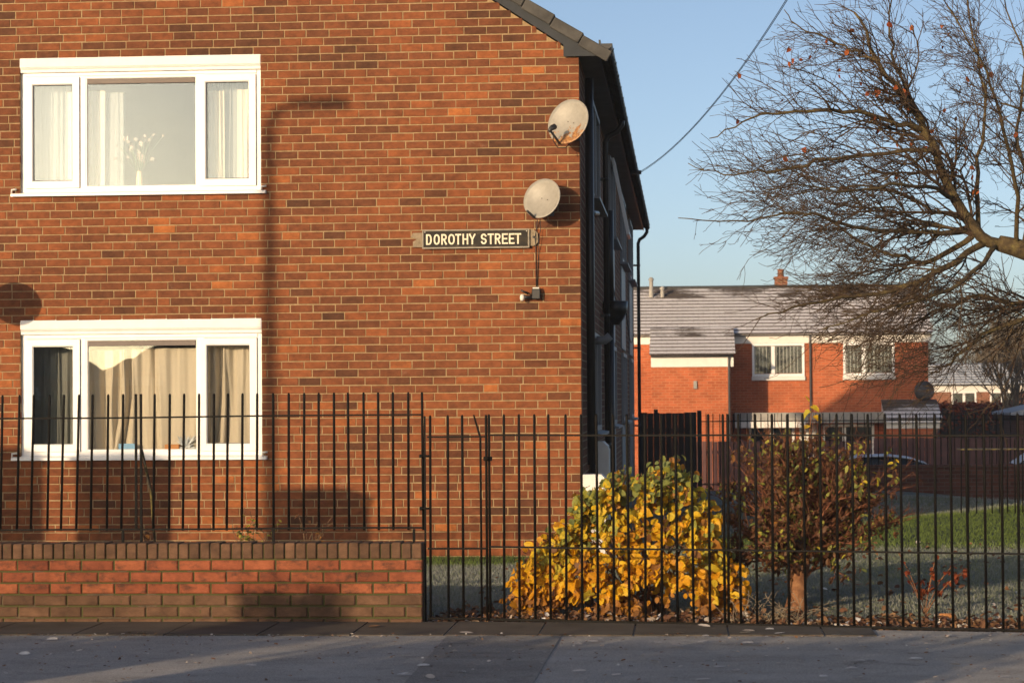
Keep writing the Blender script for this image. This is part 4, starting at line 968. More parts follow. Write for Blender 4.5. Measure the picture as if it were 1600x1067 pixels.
for k in range(40):
    a = k*2.4; u = lr.uniform(.1, 1.15)
    e = Vector((math.cos(a)*u, math.sin(a)*u*.7, 1.0)) if k % 10 < 7 else Vector((math.cos(a)*1.2, math.sin(a)*.7, lr.uniform(.1, .5)))
    shrub_branch(c0+Vector((lr.gauss(0, .03), lr.gauss(0, .03), lr.uniform(-.10, .08))), e, lr.uniform(.40, .74) if k % 10 < 7 else lr.uniform(.35, .6), .013, 0)
items = [i for i in items if .05 < i[0].z < 1.34 and 1.15 < i[0].x < 2.62]
stems.build('branches', 'shrub_twig', bs); put_leaves(bs, 'leaf', items, 300, .58)
# tall shoot rising out of the shrubs
sh = thing('leafy_shoot', 'single tall shoot with a few yellow green leaves above the brown shrub', 'plant', (1.93, -5.9, .9))
b = MB(); b.tube([(1.90, -5.9, .9), (1.95, -5.9, 1.2), (1.97, -5.9, 1.42), (1.985, -5.9, 1.56)], [.006, .005, .004, .002], 5); b.build('stem', 'shrub_bark', sh)
put_leaves(sh, 'leaf', [(Vector((1.97+lr.uniform(-.02, .02), -5.9, z)), Vector((sx, lr.uniform(-.6, .2), dz)), Vector((0, -.5, 1)), .075, t) for z, sx, dz, t in ((1.56, -.3, .6, .74), (1.52, .8, -.2, .70), (1.48, -.9, -.3, .82), (1.45, .9, -.4, .62), (1.38, -.7, -.2, .74), (1.30, .6, .2, .78), (1.26, -.6, -.5, .7))])
# dark red weed on the right
wd_ = thing('red_leaf_weed', 'spindly weed with dark red leaves on the frosty lawn', 'plant', (2.78, -6.2, 0)); lr = random.Random(5); b = MB(); items = []
for k in range(9):
    e = Vector((2.78+lr.uniform(-.27, .30), -6.2+lr.uniform(-.2, .2), lr.uniform(.18, .50))); pts = curve_pts((2.76, -6.2, 0), e, (0, 0, .05)); b.tube(pts, .004, 4)
    for q in pts[2:]:
        for j in range(3): items.append((q, Vector((lr.gauss(0, 1), lr.gauss(0, 1), lr.gauss(-.2, .5))), Vector((0, 0, 1)), lr.uniform(.025, .05), lr.uniform(0, .45)))
b.build('stems', 'shrub_bark', wd_); put_leaves(wd_, 'red_leaf', items, 60)
# weeds behind the railing on the low wall
def wall_weed(label, x, y, z, n, h, green):
    t = thing('wall_weed', label, 'weed', (x, y, z), 'weeds behind the low wall'); b = MB(); it = []
    for k in range(n):
        e = Vector((x+lr.gauss(0, .06)+(.10 if not green else 0)*lr.random(), y+lr.uniform(-.05, .05), z+h*lr.uniform(.4, 1))); b.tube(curve_pts((x+lr.gauss(0, .03), y, z), e, (lr.gauss(0, .02), 0, .02)), .003, 4)
        for j in range(5 if green else 2): it.append((Vector((x, y, z)).lerp(e, lr.uniform(.3, 1)), Vector((lr.gauss(0, 1), lr.gauss(0, .6), lr.uniform(-.4, .8))), Vector((0, -.4, 1)), lr.uniform(.018, .04), (lr.uniform(.8, 1) if green else lr.uniform(.05, .25))))
    b.build('stems', 'twig', t); put_leaves(t, 'leaf', it, 40)
wall_weed('green weed growing behind the coping under the window end', -2.07, -6.90, .50, 8, .34, True)
wall_weed('second green weed beside the window end behind the coping', -1.93, -6.90, .50, 6, .28, True)
wall_weed('dry brown weed behind the coping in the middle of the wall', -1.62, -6.88, .50, 9, .30, False)
wall_weed('dry weed at the foot of the double railing post', -2.86, -6.90, .50, 8, .2, False)

# ------------------------------------------------------------------ grass, litter, fallen leaves
gr = random.Random(31); gb = MB()
def blades(n, x0, x1, y0, y1, h, w):
    for _ in range(n):
        x, y = gr.uniform(x0, x1), gr.uniform(y0, y1)
        if y < fence_y(x)+.9+.25*noise.noise(Vector((x*2, 0, 4))) and x > -.75 and gr.random() < .93: continue
        z = terrain(x, y); a = gr.uniform(0, 6.28); hh = h*gr.uniform(.5, 1.3)*(1+.7*noise.noise(Vector((x*4.5, y*4.5, 0)))); l = gr.gauss(0, .45)*hh
        dx, dy = math.cos(a)*w, math.sin(a)*w*.5; f = max(0, min(1, frost(x, y)+gr.gauss(0, .12)))
        gb.add([(x-dx, y-dy, z), (x+dx, y+dy, z), (x+l, y+gr.gauss(0, .3)*hh, z+hh)], [(0,1,2)], [f*.8, f*.8, min(1, f+.05)])
blades(95000, -3.6, 4.6, -6.9, 1.0, .028, .0032); blades(42000, .3, 6.4, 1.0, 10.5, .035, .005); blades(9000, 2.0, 9, 9.5, 22, .05, .012)
kind(tag(gb.build('grass', 'grass'), 'short frosty grass of the lawn, green where the frost has thawed', 'grass'), 'stuff')
lr = random.Random(41); lb = MB()
for _ in range(5200):
    x = lr.uniform(-.75, 5.0); y = fence_y(x)+abs(lr.gauss(.02, .45))+.03; a = lr.uniform(0, 6.28)
    if -.75 < x < -.3 and lr.random() < .4: continue
    leaf_shape(lb, Vector((x, y, .012+lr.uniform(0, .03))), Vector((math.cos(a), math.sin(a), lr.gauss(.1, .4))), Vector((lr.gauss(0, .5), lr.gauss(0, .5), 1)), lr.uniform(.035, .075), lr.uniform(.025, .05), max(0, min(1, lr.gauss(.42, .28))), lr.uniform(.1, .8), lr.uniform(-.3, .5))
for _ in range(420):
    x = lr.uniform(-.7, 6); y = fence_y(x)+.5+lr.random()**1.6*9; a = lr.uniform(0, 6.28)
    leaf_shape(lb, Vector((x, y, .03+lr.uniform(0, .015))), Vector((math.cos(a), math.sin(a), lr.gauss(.1, .3))), Vector((lr.gauss(0, .5), lr.gauss(0, .5), 1)), lr.uniform(.035, .07), lr.uniform(.025, .05), max(0, min(1, lr.gauss(.45, .25))), lr.uniform(.1, .8), lr.uniform(-.3, .5))
kind(tag(lb.build('leaf_litter', 'dead_leaf'), 'brown leaf litter lying along the foot of the railing', 'leaf litter'), 'stuff')
stw = MB()
for _ in range(60):
    x = lr.uniform(1.35, 1.85); y = fence_y(x)+lr.uniform(.15, .5); a = lr.uniform(0, 3.14); stw.tube(curve_pts((x, y, .01), (x+lr.gauss(0, .16), y+lr.gauss(0, .1), lr.uniform(.02, .28)), (lr.gauss(0, .03), 0, .05), 4), .0025, 3, tone=.7)
kind(tag(stw.build('dry_grass_stalks', 'weathered_wood'), 'straw coloured dry stalks between the two shrubs', 'dry grass'), 'stuff')
PL = [(35,945),(165,912),(118,1018),(383,1040),(40,1030),(30,1022),(230,990),(90,1000),
      (672,1040),(680,1059),(715,1050),(620,1055),(740,990),(575,980),(645,1055),(628,1025),
      (910,1007),(935,1003),(945,1000),(1035,1005),(1070,1010),(1090,1004),(1108,995),(1155,990),(1180,987),(1210,991),(1210,984),(1178,1006),(1300,993),(1355,1012),(1440,1011),(1475,993),(1335,1033),(1340,1045),(1245,1033),(1115,1043),(1155,1048),(1280,1058),(1330,1059),(1560,1059),(893,1050),(1086,1063),(1060,1060),(955,1055),(1030,1035),(1420,1030),(1500,1040),(1110,980),(1055,990)]
def ground_px(px, py, z=.05):
    d = cam.matrix_world.to_3x3() @ Vector(((px-800)/3556, -(py-533.5)/3556, -1)); t = (z-CAM.z)/d.z; return CAM+d*t
lk = random.Random(3)
for i, (px, py) in enumerate(PL):
    p = ground_px(px, py)
    if p.y > -7.25: continue
    a = lk.uniform(-.7, .7)+(3.14 if lk.random() < .5 else 0); mb = MB(); tone = lk.uniform(.85, 1) if i != 13 else .55
    leaf_shape(mb, Vector((0, 0, .008)), Vector((math.cos(a), math.sin(a), .05)), Vector((lk.gauss(0, .15), lk.gauss(0, .15), 1)), lk.uniform(.05, .10), lk.uniform(.035, .055), tone, lk.uniform(.0, .22), lk.uniform(-.12, .1))
    o = mb.build('fallen_leaf', 'dead_leaf', None, (0, 0, 0)); o.location = p; WO[o.name] = p
    where = ('on the dark flagstone strip' if p.y > -8.05 else 'on the dark tarmac patch' if -.5 < p.x < .2 else 'on the grey tarmac left of the dark patch' if p.x < -.5 else 'on the grey tarmac right of the dark patch')
    tag(o, 'pale frosted fallen leaf lying '+where, 'leaf', 'fallen leaves '+where)
gt_ = MB()
for _ in range(900):
    x = lk.uniform(-4.2, 4.5); y = -8.05-lk.random()**1.5*2.7 if lk.random() < .8 else lk.uniform(-8.2, -7.95); a = lk.uniform(0, 6.28)
    if y > fence_y(x)-.1: continue
    leaf_shape(gt_, Vector((x, y, .054)), Vector((math.cos(a), math.sin(a), lk.gauss(0, .15))), Vector((lk.gauss(0, .3), lk.gauss(0, .3), 1)), lk.uniform(.010, .034), lk.uniform(.008, .02), lk.uniform(.2, 1), lk.uniform(0, .5), lk.uniform(-.2, .2))
kind(tag(gt_.build('leaf_crumbs', 'dead_leaf'), 'crumbs of broken leaf and grit scattered over the pavement', 'leaf crumbs'), 'stuff')
# tin can in the litter
cn = thing('drink_can', 'crumpled drinks can lying in the leaf litter at the right', 'can', (2.86, -6.75, .03))
b = MB(); b.tube([(2.80, -6.78, .04), (2.805, -6.778, .04), (2.91, -6.74, .04), (2.915, -6.738, .04)], [.027, .033, .033, .027], 14); b.build('can_body', 'orange_card', cn)
b = MB(); b.tube([(2.7985, -6.7805, .04), (2.796, -6.7815, .04)], .026, 14); b.build('can_lid', 'pale_plastic', cn)

# ------------------------------------------------------------------ bare tree on the right
tree = thing('bare_tree', 'spreading bare tree with tangled twigs and a few rusty leaves', 'tree', (5.65, 2.0, 0))
LM = dict(
L1=[(4.56,1.0,3.1),(4.09,0.9,3.24),(3.76,0.8,3.76),(3.52,0.6,4.31),(3.27,0.4,4.65),(3.0,0.2,5.02),(2.77,0.0,5.44)],
L2=[(4.09,0.9,3.24),(4.11,1.2,3.93),(4.24,1.4,4.63),(4.14,1.6,5.41),(4.03,1.7,6.26)],
L3=[(3.52,0.6,4.31),(3.24,0.4,4.38),(2.78,0.1,4.45),(2.28,-0.2,4.44),(1.88,-0.4,4.38),(1.63,-0.5,4.3),(1.3,-0.6,4.13)],
L4=[(3.04,0.2,4.98),(2.84,0.2,5.04),(2.74,0.1,5.09),(2.45,0.0,5.19),(2.18,-0.1,5.3),(2.06,-0.2,5.45)],
L5=[(3.62,0.7,4.09),(3.49,0.5,4.09),(2.67,0.2,4.01),(2.15,0.0,3.89),(1.8,-0.2,3.84),(1.44,-0.3,3.81),(1.09,-0.4,3.91)],
L6=[(3.98,0.9,3.3),(3.4,0.5,3.25),(2.76,0.0,3.28),(2.31,-0.4,3.39),(2.02,-0.5,3.39),(1.55,-0.7,3.32),(0.99,-0.9,3.33)],
L7=[(4.02,0.9,3.24),(3.58,1.3,2.99),(3.39,1.5,3.06),(3.06,1.8,3.19),(2.49,2.0,3.58),(1.97,2.2,3.57)],
L8=[(4.21,1.0,3.2),(3.65,0.5,2.87),(3.12,0.2,2.66),(2.6,-0.1,2.58),(2.1,-0.4,2.48),(1.73,-0.6,2.35)],
L9=[(5.2,1.3,2.7),(4.8,0.9,2.5),(4.53,0.8,2.37),(4.07,0.6,2.21),(3.73,0.5,1.91),(3.53,0.4,1.83)],
L10=[(5.2,1.5,2.7),(4.85,1.2,2.58),(4.6,1.3,2.54),(4.17,1.5,2.63),(3.77,1.7,2.53),(3.42,1.9,2.34),(3.12,2.0,2.23)],
L11=[(4.5,1.0,3.14),(4.38,0.3,3.77),(4.16,-0.2,4.36),(3.94,-0.5,4.89),(3.61,-0.7,5.37)],
L12=[(4.56,1.0,3.1),(4.76,1.8,3.77),(4.7,2.3,4.52),(4.83,2.6,5.27),(4.65,2.8,6.02)],
L13=[(3.95,0.8,3.4),(3.69,1.4,3.55),(3.35,2.0,3.81),(2.89,2.4,3.92),(2.49,2.7,3.89),(1.92,2.9,3.84)],
L14=[(3.82,0.8,3.63),(3.5,0.2,3.71),(3.06,-0.4,3.66),(2.6,-0.8,3.57),(2.21,-1.1,3.61),(1.78,-1.3,3.54)],
L15=[(4.3,1.0,3.17),(3.77,-0.1,2.72),(3.29,-0.5,2.52),(2.83,-0.8,2.39),(2.33,-1.0,2.23)],
L16=[(3.52,0.6,4.31),(3.28,1.1,5.08),(3.23,1.3,5.52),(3.33,1.5,6.1)],
L17=[(5.5,1.9,2.9),(5.9,2.4,3.7),(6.5,2.7,4.6),(7.0,3.0,5.2)],
L18=[(5.4,1.8,2.9),(6.2,1.2,3.4),(7.0,.6,3.7),(7.7,.2,3.6)],
L19=[(5.4,1.8,2.9),(5.3,1.2,3.9),(5.4,.8,4.9),(5.2,.5,5.9)],
L20=[(4.7,1.1,3.05),(4.9,.2,3.5),(4.8,-.6,3.9),(4.5,-1.2,4.2),(4.0,-1.6,4.3)])
RAD = dict(L1=(.075,.012), L2=(.03,.006), L3=(.032,.005), L4=(.018,.004), L5=(.03,.004), L6=(.028,.004), L7=(.034,.004), L8=(.04,.005), L9=(.04,.007), L10=(.045,.006), L11=(.028,.006), L12=(.034,.007), L13=(.025,.004), L14=(.026,.004), L15=(.03,.005), L16=(.024,.005), L17=(.08,.02), L18=(.07,.01), L19=(.04,.008), L20=(.04,.008))
tr_ = random.Random(77)
tm = MB(); tm.tube(smooth_line([(5.75, 2.1, -.1), (5.7, 2.05, .5), (5.62, 2.0, 1.4), (5.5, 1.85, 2.3), (5.35, 1.6, 2.75), (4.95, 1.25, 2.98), (4.56, 1.0, 3.1), (4.3, .95, 3.17)]), [lerp(.19, .15, i/14) for i in range(14)]+[lerp(.15, .085, i/14) for i in range(15)], 12); tm.build('trunk', 'bark', tree)
tw = MB(); tips = []; spur = MB()
def twig(p, d, L, r, lev, out):
    n = 8 if lev == 1 else (6 if lev == 2 else 4); pts = [p]; dd = d.normalized()
    bound = 1.0+tr_.random()**2*1.5
    tgt = Vector((out.x, out.y, 0)).normalized() if out.length > 0 else dd
    for i in range(n):
        sag = (-.05 if p.z < 3.4 else .015) if lev < 3 else .03
        dd = (dd+tgt*.11+Vector((tr_.gauss(0, .12), tr_.gauss(0, .12), tr_.gauss(sag, .12)))).normalized(); q = pts[-1]+dd*(L/n)
        if q.x < bound+.25*(q.z-3.4)**2: break
        pts.append(q)
    if len(pts) < 3: return
    n = len(pts)-1
    tw.tube(pts, [max(.0024, lerp(r, r*.4, i/n)) for i in range(n+1)], 4 if lev == 1 else 3, cap=False)
    if lev < 4:
        cnt = {1: 7, 2: 4, 3: 1}[lev]
        for k in range(cnt):
            i = tr_.randint(1, n); nd = (pts[i]-pts[i-1]).normalized()
            side = Vector((tr_.gauss(0, 1), tr_.gauss(0, 1), tr_.gauss(.12, .8))); side -= nd*side.dot(nd); side.normalize()
            ang = tr_.uniform(.5, 1.0)
            twig(pts[i], nd*math.cos(ang)+side*math.sin(ang), L*tr_.uniform(.35, .70) if lev < 3 else L*tr_.uniform(.2, .4), max(.0026, r*.55), lev+1, out)
    if lev >= 2 and tr_.random() < .02: tips.append(pts[-1])
for nm, P in LM.items():
    line = smooth_line(P); r0, r1 = RAD[nm]; n = len(line)-1
    line = [p+Vector((tr_.gauss(0, .012), tr_.gauss(0, .012), tr_.gauss(0, .012))) if 0 < i < n else p for i, p in enumerate(line)]
    mb = MB(); mb.tube(line, [lerp(r0, r1, (i/n)**.8) for i in range(n+1)], 7); mb.build('limb', 'bark', tree)
    far_side = nm in ('L17', 'L18')
    nb = int(len(P)*(1.9 if far_side else 4.0 if nm in ('L7', 'L8', 'L10', 'L15', 'L9') else 4.0))
    for k in range(nb):
        i = min(n, int(lerp(.12, 1.0, (k+tr_.random())/nb)*n)); i = max(1, i)
        d = (line[i]-line[i-1]).normalized(); side = Vector((tr_.gauss(-.25, .8), tr_.gauss(0, 1), tr_.gauss(0.05, .9))); side -= d*side.dot(d); side.normalize()
        ang = tr_.uniform(.35, 1.0); t = i/n
        out = Vector(line[i])-Vector((4.9, 1.3, 3.0))
        twig(line[i], d*math.cos(ang)+side*math.sin(ang), tr_.uniform(.5, 1.25)*(1.0-.35*t), max(.0055, lerp(r0, r1, t)*.40), 1 if t < .8 else 2, out)
    twig(line[-1], (line[-1]-line[-2]), .45, r1*.9, 2, line[-1]-line[0])
kind(tw.build('twigs', 'twig_bark', tree), 'stuff')
put_leaves(tree, 'red_leaf', [(p, Vector((tr_.gauss(0, .5), tr_.gauss(0, .5), -1)), Vector((tr_.gauss(0, 1), -1, .2)), tr_.uniform(.04, .07), tr_.uniform(.1, 1)) for p in tips[:75]], 80)

# ------------------------------------------------------------------ far end of the block and the middle distance
def boarded(name, label, cat, x0, x1, y, z0, z1, bw, mat, thick=.02, gap=.006, group=None, rails=True):
    t = thing(name, label, cat, ((x0+x1)/2, y, z0), group)
    n = max(1, int((x1-x0)/bw)); w = (x1-x0)/n; r = random.Random(int(abs(x0*100))); mb = MB(); mb.bbox(-w/2+gap/2, w/2-gap/2, -thick/2, thick/2, 0, z1-z0, .003); me = mb.mesh('board'); me.materials.append(M[mat])
    for i in range(n): place('board', me, t, (x0+w*(i+.5), y+r.uniform(-.004, .004), z0+r.uniform(-.015, .01)))
    if rails:
        for z in (lerp(z0, z1, .2), lerp(z0, z1, .8)): MB().box(x0, x1, y+thick/2+.006, y+thick/2+.05, z-.04, z+.04).build('rail', mat, t)
    return t
bg_ = boarded('timber_gate', 'tall dark close boarded gate at the far end of the flats', 'gate', 0.17, 1.26, 22.0, -0.42, 1.29, .12, 'timber_black', .025, .002)
MB().bbox(1.27, 1.36, 21.95, 22.06, -.5, 1.33, .006).build('post', 'timber_black', bg_)
MB().bbox(.42, .50, 22.02, 22.10, 1.0, 1.36, .005).build('latch_post', 'timber_black', bg_)

fr2 = thing('iron_railing', 'distant black railing behind the dark brick wall', 'railing', (4, 28, -.6)); me = bar_mesh(2.1, .011, 5)
for i in range(52): place('bar', me, fr2, (1.35+.152*i, 28.0, -.88))
for z in (1.05, -.35): MB().box(1.3, 9.3, 27.985, 28.015, z-.012, z+.012).build('rail', 'rail_paint', fr2)
fr3 = thing('iron_railing', 'short low railing standing on the lawn at the right edge', 'railing', (5.2, 7.9, 0)); me = bar_mesh(1.02, .009, 6)
for i in range(12): place('bar', me, fr3, (4.72+.105*i, 8.0+.02*i, terrain(4.72+.105*i, 8)-.01), (0, rnd.uniform(-.01, .01), 0))
MB().bbox(4.70, 6.0, 7.985, 8.25, .86, .88, .004).build('rail', 'stay_paint', fr3)
bw = thing('boundary_wall', 'low dark brick boundary wall at the far edge of the lawn', 'wall', (8, 26, -.6))
mb = MB(); mb.box(4.2, 15, 26.0, 26.22, -1.1, .06); mb.build('wall', 'brick_dark', bw)
cpm = MB(); cpm.bbox(-.445, .445, -.15, .15, 0, .06, .01); cpm = cpm.mesh('coping_stone'); cpm.materials.append(M['brick_dark'])
for i in range(12): place('coping_stone', cpm, bw, (4.64+.9*i, 26.11, .062))

# parked cars
def loft(mb, secs):
    k = len(secs[0]); vs = [p for s in secs for p in s]; fs = []
    for i in range(len(secs)-1):
        for j in range(k): fs.append((i*k+j, i*k+(j+1) % k, (i+1)*k+(j+1) % k, (i+1)*k+j))
    fs.append(tuple(range(k-1, -1, -1))); fs.append(tuple(range((len(secs)-1)*k, len(secs)*k))); mb.add(vs, fs, .5, True)
def parked_car(label, loc, flip=1):
    t = thing('parked_car', label, 'car', loc, 'cars parked behind the boundary wall'); ox, oy, oz = loc
    P = lambda x, y, z: (ox+flip*x, oy+y, oz+z)
    sec = lambda x, w, zb, zt: [P(x, -w, zb+.1), P(x, -w*1.0, (zb+zt)/2), P(x, -w*.96, zt-.05), P(x, -w*.88, zt), P(x, w*.88, zt), P(x, w*.96, zt-.05), P(x, w, (zb+zt)/2), P(x, w, zb+.1), P(x, w*.9, zb), P(x, -w*.9, zb)]
    b = MB(); loft(b, [sec(x, w, zb, zt) for x, w, zb, zt in ((-2.08, .66, .38, .62), (-2.0, .80, .24, .74), (-1.3, .86, .2, .90), (-.75, .87, .2, .96), (1.2, .87, .2, .99), (1.75, .85, .22, .96), (1.95, .78, .26, .86), (2.02, .66, .35, .7))]); body = b.build('body', 'car_paint', t)
    cs = lambda x, w, zt, wb: [P(x, -wb, .93), P(x, -w, zt-.05), P(x, -w*.85, zt), P(x, w*.85, zt), P(x, w, zt-.05), P(x, wb, .93)]
    b = MB(); loft(b, [cs(x, w, z, wb) for x, w, z, wb in ((-1.0, .80, 1.00, .82), (-.55, .70, 1.30, .83), (-.3, .66, 1.38, .83), (.95, .64, 1.39, .83), (1.4, .66, 1.27, .82), (1.72, .74, 1.0, .80))]); b.build('cabin', 'glass_dark', t)
    b = MB(); loft(b, [[P(x, -w, z-.03), P(x, -w*.8, z+.01), P(x, w*.8, z+.01), P(x, w, z-.03)] for x, w, z in ((-.62, .70, 1.27), (-.35, .68, 1.375), (.2, .66, 1.44), (.95, .65, 1.42), (1.25, .66, 1.35), (1.42, .66, 1.27))]); b.build('roof', 'frost_paint', t)
    b = MB(); b.add([P(-1.03, -.70, 1.0), P(-.62, -.60, 1.275), P(-.62, .60, 1.275), P(-1.03, .70, 1.0), P(-1.06, -.70, 1.0), P(-.65, -.60, 1.285), P(-.65, .60, 1.285), P(-1.06, .70, 1.0)], [(0,1,2,3),(7,6,5,4),(0,4,5,1),(2,6,7,3),(1,5,6,2),(0,3,7,4)]); b.build('windscreen', 'frost_paint', t)
    for x in (-1.28, 1.25):
        for y in (-.80, .80):
            wh = MB(); wh.tube([P(x, y-.09, .31), P(x, y-.07, .31), P(x, y+.07, .31), P(x, y+.09, .31)], [.27, .31, .31, .27], 18); wo = wh.build('wheel', 'tyre', t)
            wh = MB(); wh.tube([P(x, y-.095, .31), P(x, y+.095, .31)], .19, 14); wh.build('rim', 'lamp_metal', wo)
    for y in (-.55, .55): h = MB(); h.lathe([(.02, -.05), (.08, -.02), (.08, .03), (.02, .06)], P(-2.03, y, .64), 10); h.build('headlight', 'pale_plastic', t)
    for xx in (-.95,):
        for y in (-.93, .93): h = MB(); x0, x1 = sorted((P(xx, 0, 0)[0], P(xx+.1, 0, 0)[0])); h.bbox(x0, x1, oy+y-.08, oy+y+.08, oz+.95, oz+1.07, .02); h.build('mirror', 'car_paint', t)
simple('glass_dark', (0.015, 0.018, 0.02), 0.08, 0.1, 3)
parked_car('dark hatchback with frosted roof behind the brown shrub', (6.2, 34.0, -1.30), -1)
parked_car('second frosted dark car parked further right beyond the wall', (10.5, 36.5, -1.17), 1)
boarded('timber_fence', 'reddish brown vertical board fence in front of the far terrace', 'fence', .6, 6.3, 42.0, -1.2, .33, .15, 'timber_red', .02, .012)
boarded('timber_fence', 'brown board fence running right behind the parked cars', 'fence', 6.5, 14.0, 44.0, -1.2, .36, .16, 'timber_red', .02, .012)

# ------------------------------------------------------------------ far red brick terrace with frosted roof
FY = 48.0; GZ = -1.17
ter = thing('terraced_house', 'bright red brick terrace with frosty tiled roof and white fascia', 'house', (4, FY, GZ))
tw_ = MB(); tw_.box(-14, 8.52, FY, FY+8, GZ-.3, 3.24); tw_.prism([(FY+.01, 3.24), (FY+7.99, 3.24), (FY+4, 5.05)], 8.3, 8.515, 'X'); tw_.build('wall', 'brick_far', ter)
by = MB(); by.box(.04, 2.42, FY-2.2, FY-.002, GZ-.3, 2.5); bay = by.build('projecting_bay', 'brick_far', ter)
rf_ang = math.atan2(5.14-3.56, 4.2)
def roof_slope(x0, x1, ya, za, ang, n, step, mat, parent, left_patchy=False):
    for i in range(n):
        y0 = ya+i*step*math.cos(ang); z0 = za+i*step*math.sin(ang); y1 = y0+(step+.02)*math.cos(ang-.03); z1 = z0+(step+.02)*math.sin(ang-.03)
        mb = MB(); mb.prism([(y0, z0-.0), (y0, z0+.030), (y1, z1+.006), (y1, z1-.02)], x0, x1, 'X'); o = mb.build('tile_course', mat if i < n-3 else 'frost_tile_patchy', parent); o.data.materials.append(M['tile_lip'])
        for f in o.data.polygons:
            if f.normal.y < -.7 and abs(f.normal.z) < .4: f.material_index = 1
rfm = MB(); rfm.prism([(FY-.3, 3.5), (FY+4, 5.1), (FY+8.3, 3.5)], -14.1, 8.62, 'X'); rft = rfm.build('roof', 'frost_tile', ter)
roof_slope(-14.15, 8.66, FY-.36, 3.53, rf_ang, 14, .325, 'frost_tile', rft)
mb = MB(); mb.tube([(-14.1, FY+4.02, 5.14), (8.6, FY+4.02, 5.14)], .10, 8); mb.build('ridge', 'roof_tile', rft)
br_ = MB(); br_.prism([(FY-2.48, 2.86), (FY-.05, 3.75), (FY-.05, 2.86)], 0.0, 2.5, 'X'); brt = br_.build('bay_roof', 'frost_tile', ter)
roof_slope(-.02, 2.55, FY-2.56, 2.87, math.atan2(.9, 2.4), 8, .318, 'frost_tile', brt)
for x0, x1, y, z0, z1 in ((-14, -.02, FY, 3.24, 3.53), (2.56, 8.60, FY, 3.24, 3.53), (0.02, 2.50, FY-2.2, 2.50, 2.84)):
    mb = MB(); mb.bbox(x0, x1, y-.045, y-.002, z0, z1, .004); mb.build('fascia_board', 'white_paint', ter)
    g = MB(); g.tube([(x0, y-.11, z1+.0), (x1, y-.11, z1)], .055, 8); g.build('gutter', 'dark_metal', ter)
mb = MB(); mb.bbox(2.421, 2.5, FY-2.2, FY-.05, 2.50, 2.84, .004); mb.build('fascia_board', 'white_paint', ter)
for x, y, zt in ((4.91, FY-.06, 3.5), (2.36, FY-2.27, 2.8)):
    mb = MB(); mb.tube([(x, y-.03, zt), (x, y, zt-.15), (x, y, GZ)], .035, 8); mb.build('downpipe', 'dark_metal', ter)
def far_window(x0, x1, z0, z1, split, y=FY, blinds=False, parent=ter):
    f = MB(); f.ring(x0, x1, z0, z1, .075, y-.055, y+.03); xm = lerp(x0, x1, split); f.box(xm-.055, xm+.055, y-.05, y+.02, z0+.085, z1-.085)
    f.ring(x0-.0, xm-.02, z0+.05, z1-.05, .10, y-.062, y-.02) if False else None
    w = f.build('window', 'upvc', parent, ((x0+x1)/2, y, z0))
    for a, b in ((x0+.07, xm-.055), (xm+.055, x1-.07)):
        g = MB(); g.box(a, b, y-.014, y-.006, z0+.085, z1-.085); g.build('pane', 'glass_far', w)
        d = MB(); d.box(a, b, y-.0045, y-.0025, z0+.085, z1-.085); d.build('dark_room', 'glass_dark', w)
        if blinds:
            n = int((b-a)/.11)
            for i in range(n): s = MB(); s.box(a+.11*i+.03, a+.11*i+.055, y-.0058, y-.0046, z0+.1, z1-.1); s.build('blind_slat', 'concrete', w)
    s = MB(); s.bbox(x0-.02, x1+.02, y-.10, y-.003, z0-.13, z0-.003, .01); s.build('sill', 'white_paint', w); return w
far_window(3.12, 4.73, 2.22, 3.235, .40, blinds=True); far_window(5.92, 7.49, 2.22, 3.235, .40, blinds=True)
far_window(5.26, 6.85, -.22, .72, .42); far_window(3.0, 4.4, -.2, .72, .5); far_window(-3.2, -1.6, 2.22, 3.235, .4)
mb = MB(); mb.box(2.55, 7.10, FY-1.0, FY-.003, .78, 1.10); mb.build('canopy', 'concrete', ter)
mb = MB(); mb.bbox(2.55, 4.7, FY-1.06, FY-1.003, .64, .86, .004); mb.build('canopy_fascia', 'white_paint', ter)
d = MB(); d.bbox(4.55, 5.1, FY-.05, FY-.003, GZ, .72, .01); dr = d.build('door', 'white_paint', ter); h = MB(); h.tube([(4.62, FY-.052, -.2), (4.62, FY-.09, -.2), (4.70, FY-.09, -.2)], .012, 6); h.build('handle', 'dark_metal', dr)
mb = MB(); mb.box(7.16, 8.50, FY-1.35, FY-.003, GZ, .72); mb.build('porch', 'brick_far', ter)
mb = MB(); mb.prism([(FY-1.6, .86), (FY-.002, 1.46), (FY-.002, .80), (FY-1.6, .78)], 7.08, 8.72, 'X'); prt = mb.build('porch_roof', 'frost_tile', ter)
roof_slope(7.05, 8.75, FY-1.66, .90, math.atan2(.58, 1.55), 5, .325, 'frost_tile', prt)
mb = MB(); mb.bbox(7.1, 8.7, FY-1.40, FY-1.352, .60, .78, .004); mb.build('porch_fascia', 'white_paint', ter)
mb = MB(); mb.bbox(1.29, 1.40, FY-2.26, FY-2.203, 1.84, 2.08, .01); mb.build('wall_vent', 'concrete', ter)
mb = MB(); mb.box(4.02, 4.43, FY+4.3, FY+4.8, 4.9, 5.50); mb.box(3.99, 4.46, FY+4.27, FY+4.83, 5.46, 5.53); ch = mb.build('chimney', 'brick_plain', rft)
mb = MB(); mb.lathe([(.11, 0), (.10, .22), (.13, .26)], (4.22, FY+4.6, 5.53), 10); mb.build('chimney_pot', 'brick_plain', ch)
for x, z in ((-.03, 5.32), (.33, 5.02)): mb = MB(); mb.lathe([(.10, -.9), (.065, -.3), (.065, -.05), (.10, -.03), (.04, .05)], (x, FY+3.1, z+.12), 10); mb.build('flue', 'concrete', rft)
fd = thing('satellite_dish', 'dark satellite dish on the right end of the far terrace', 'satellite dish', (8.45, FY-.1, 1.7))
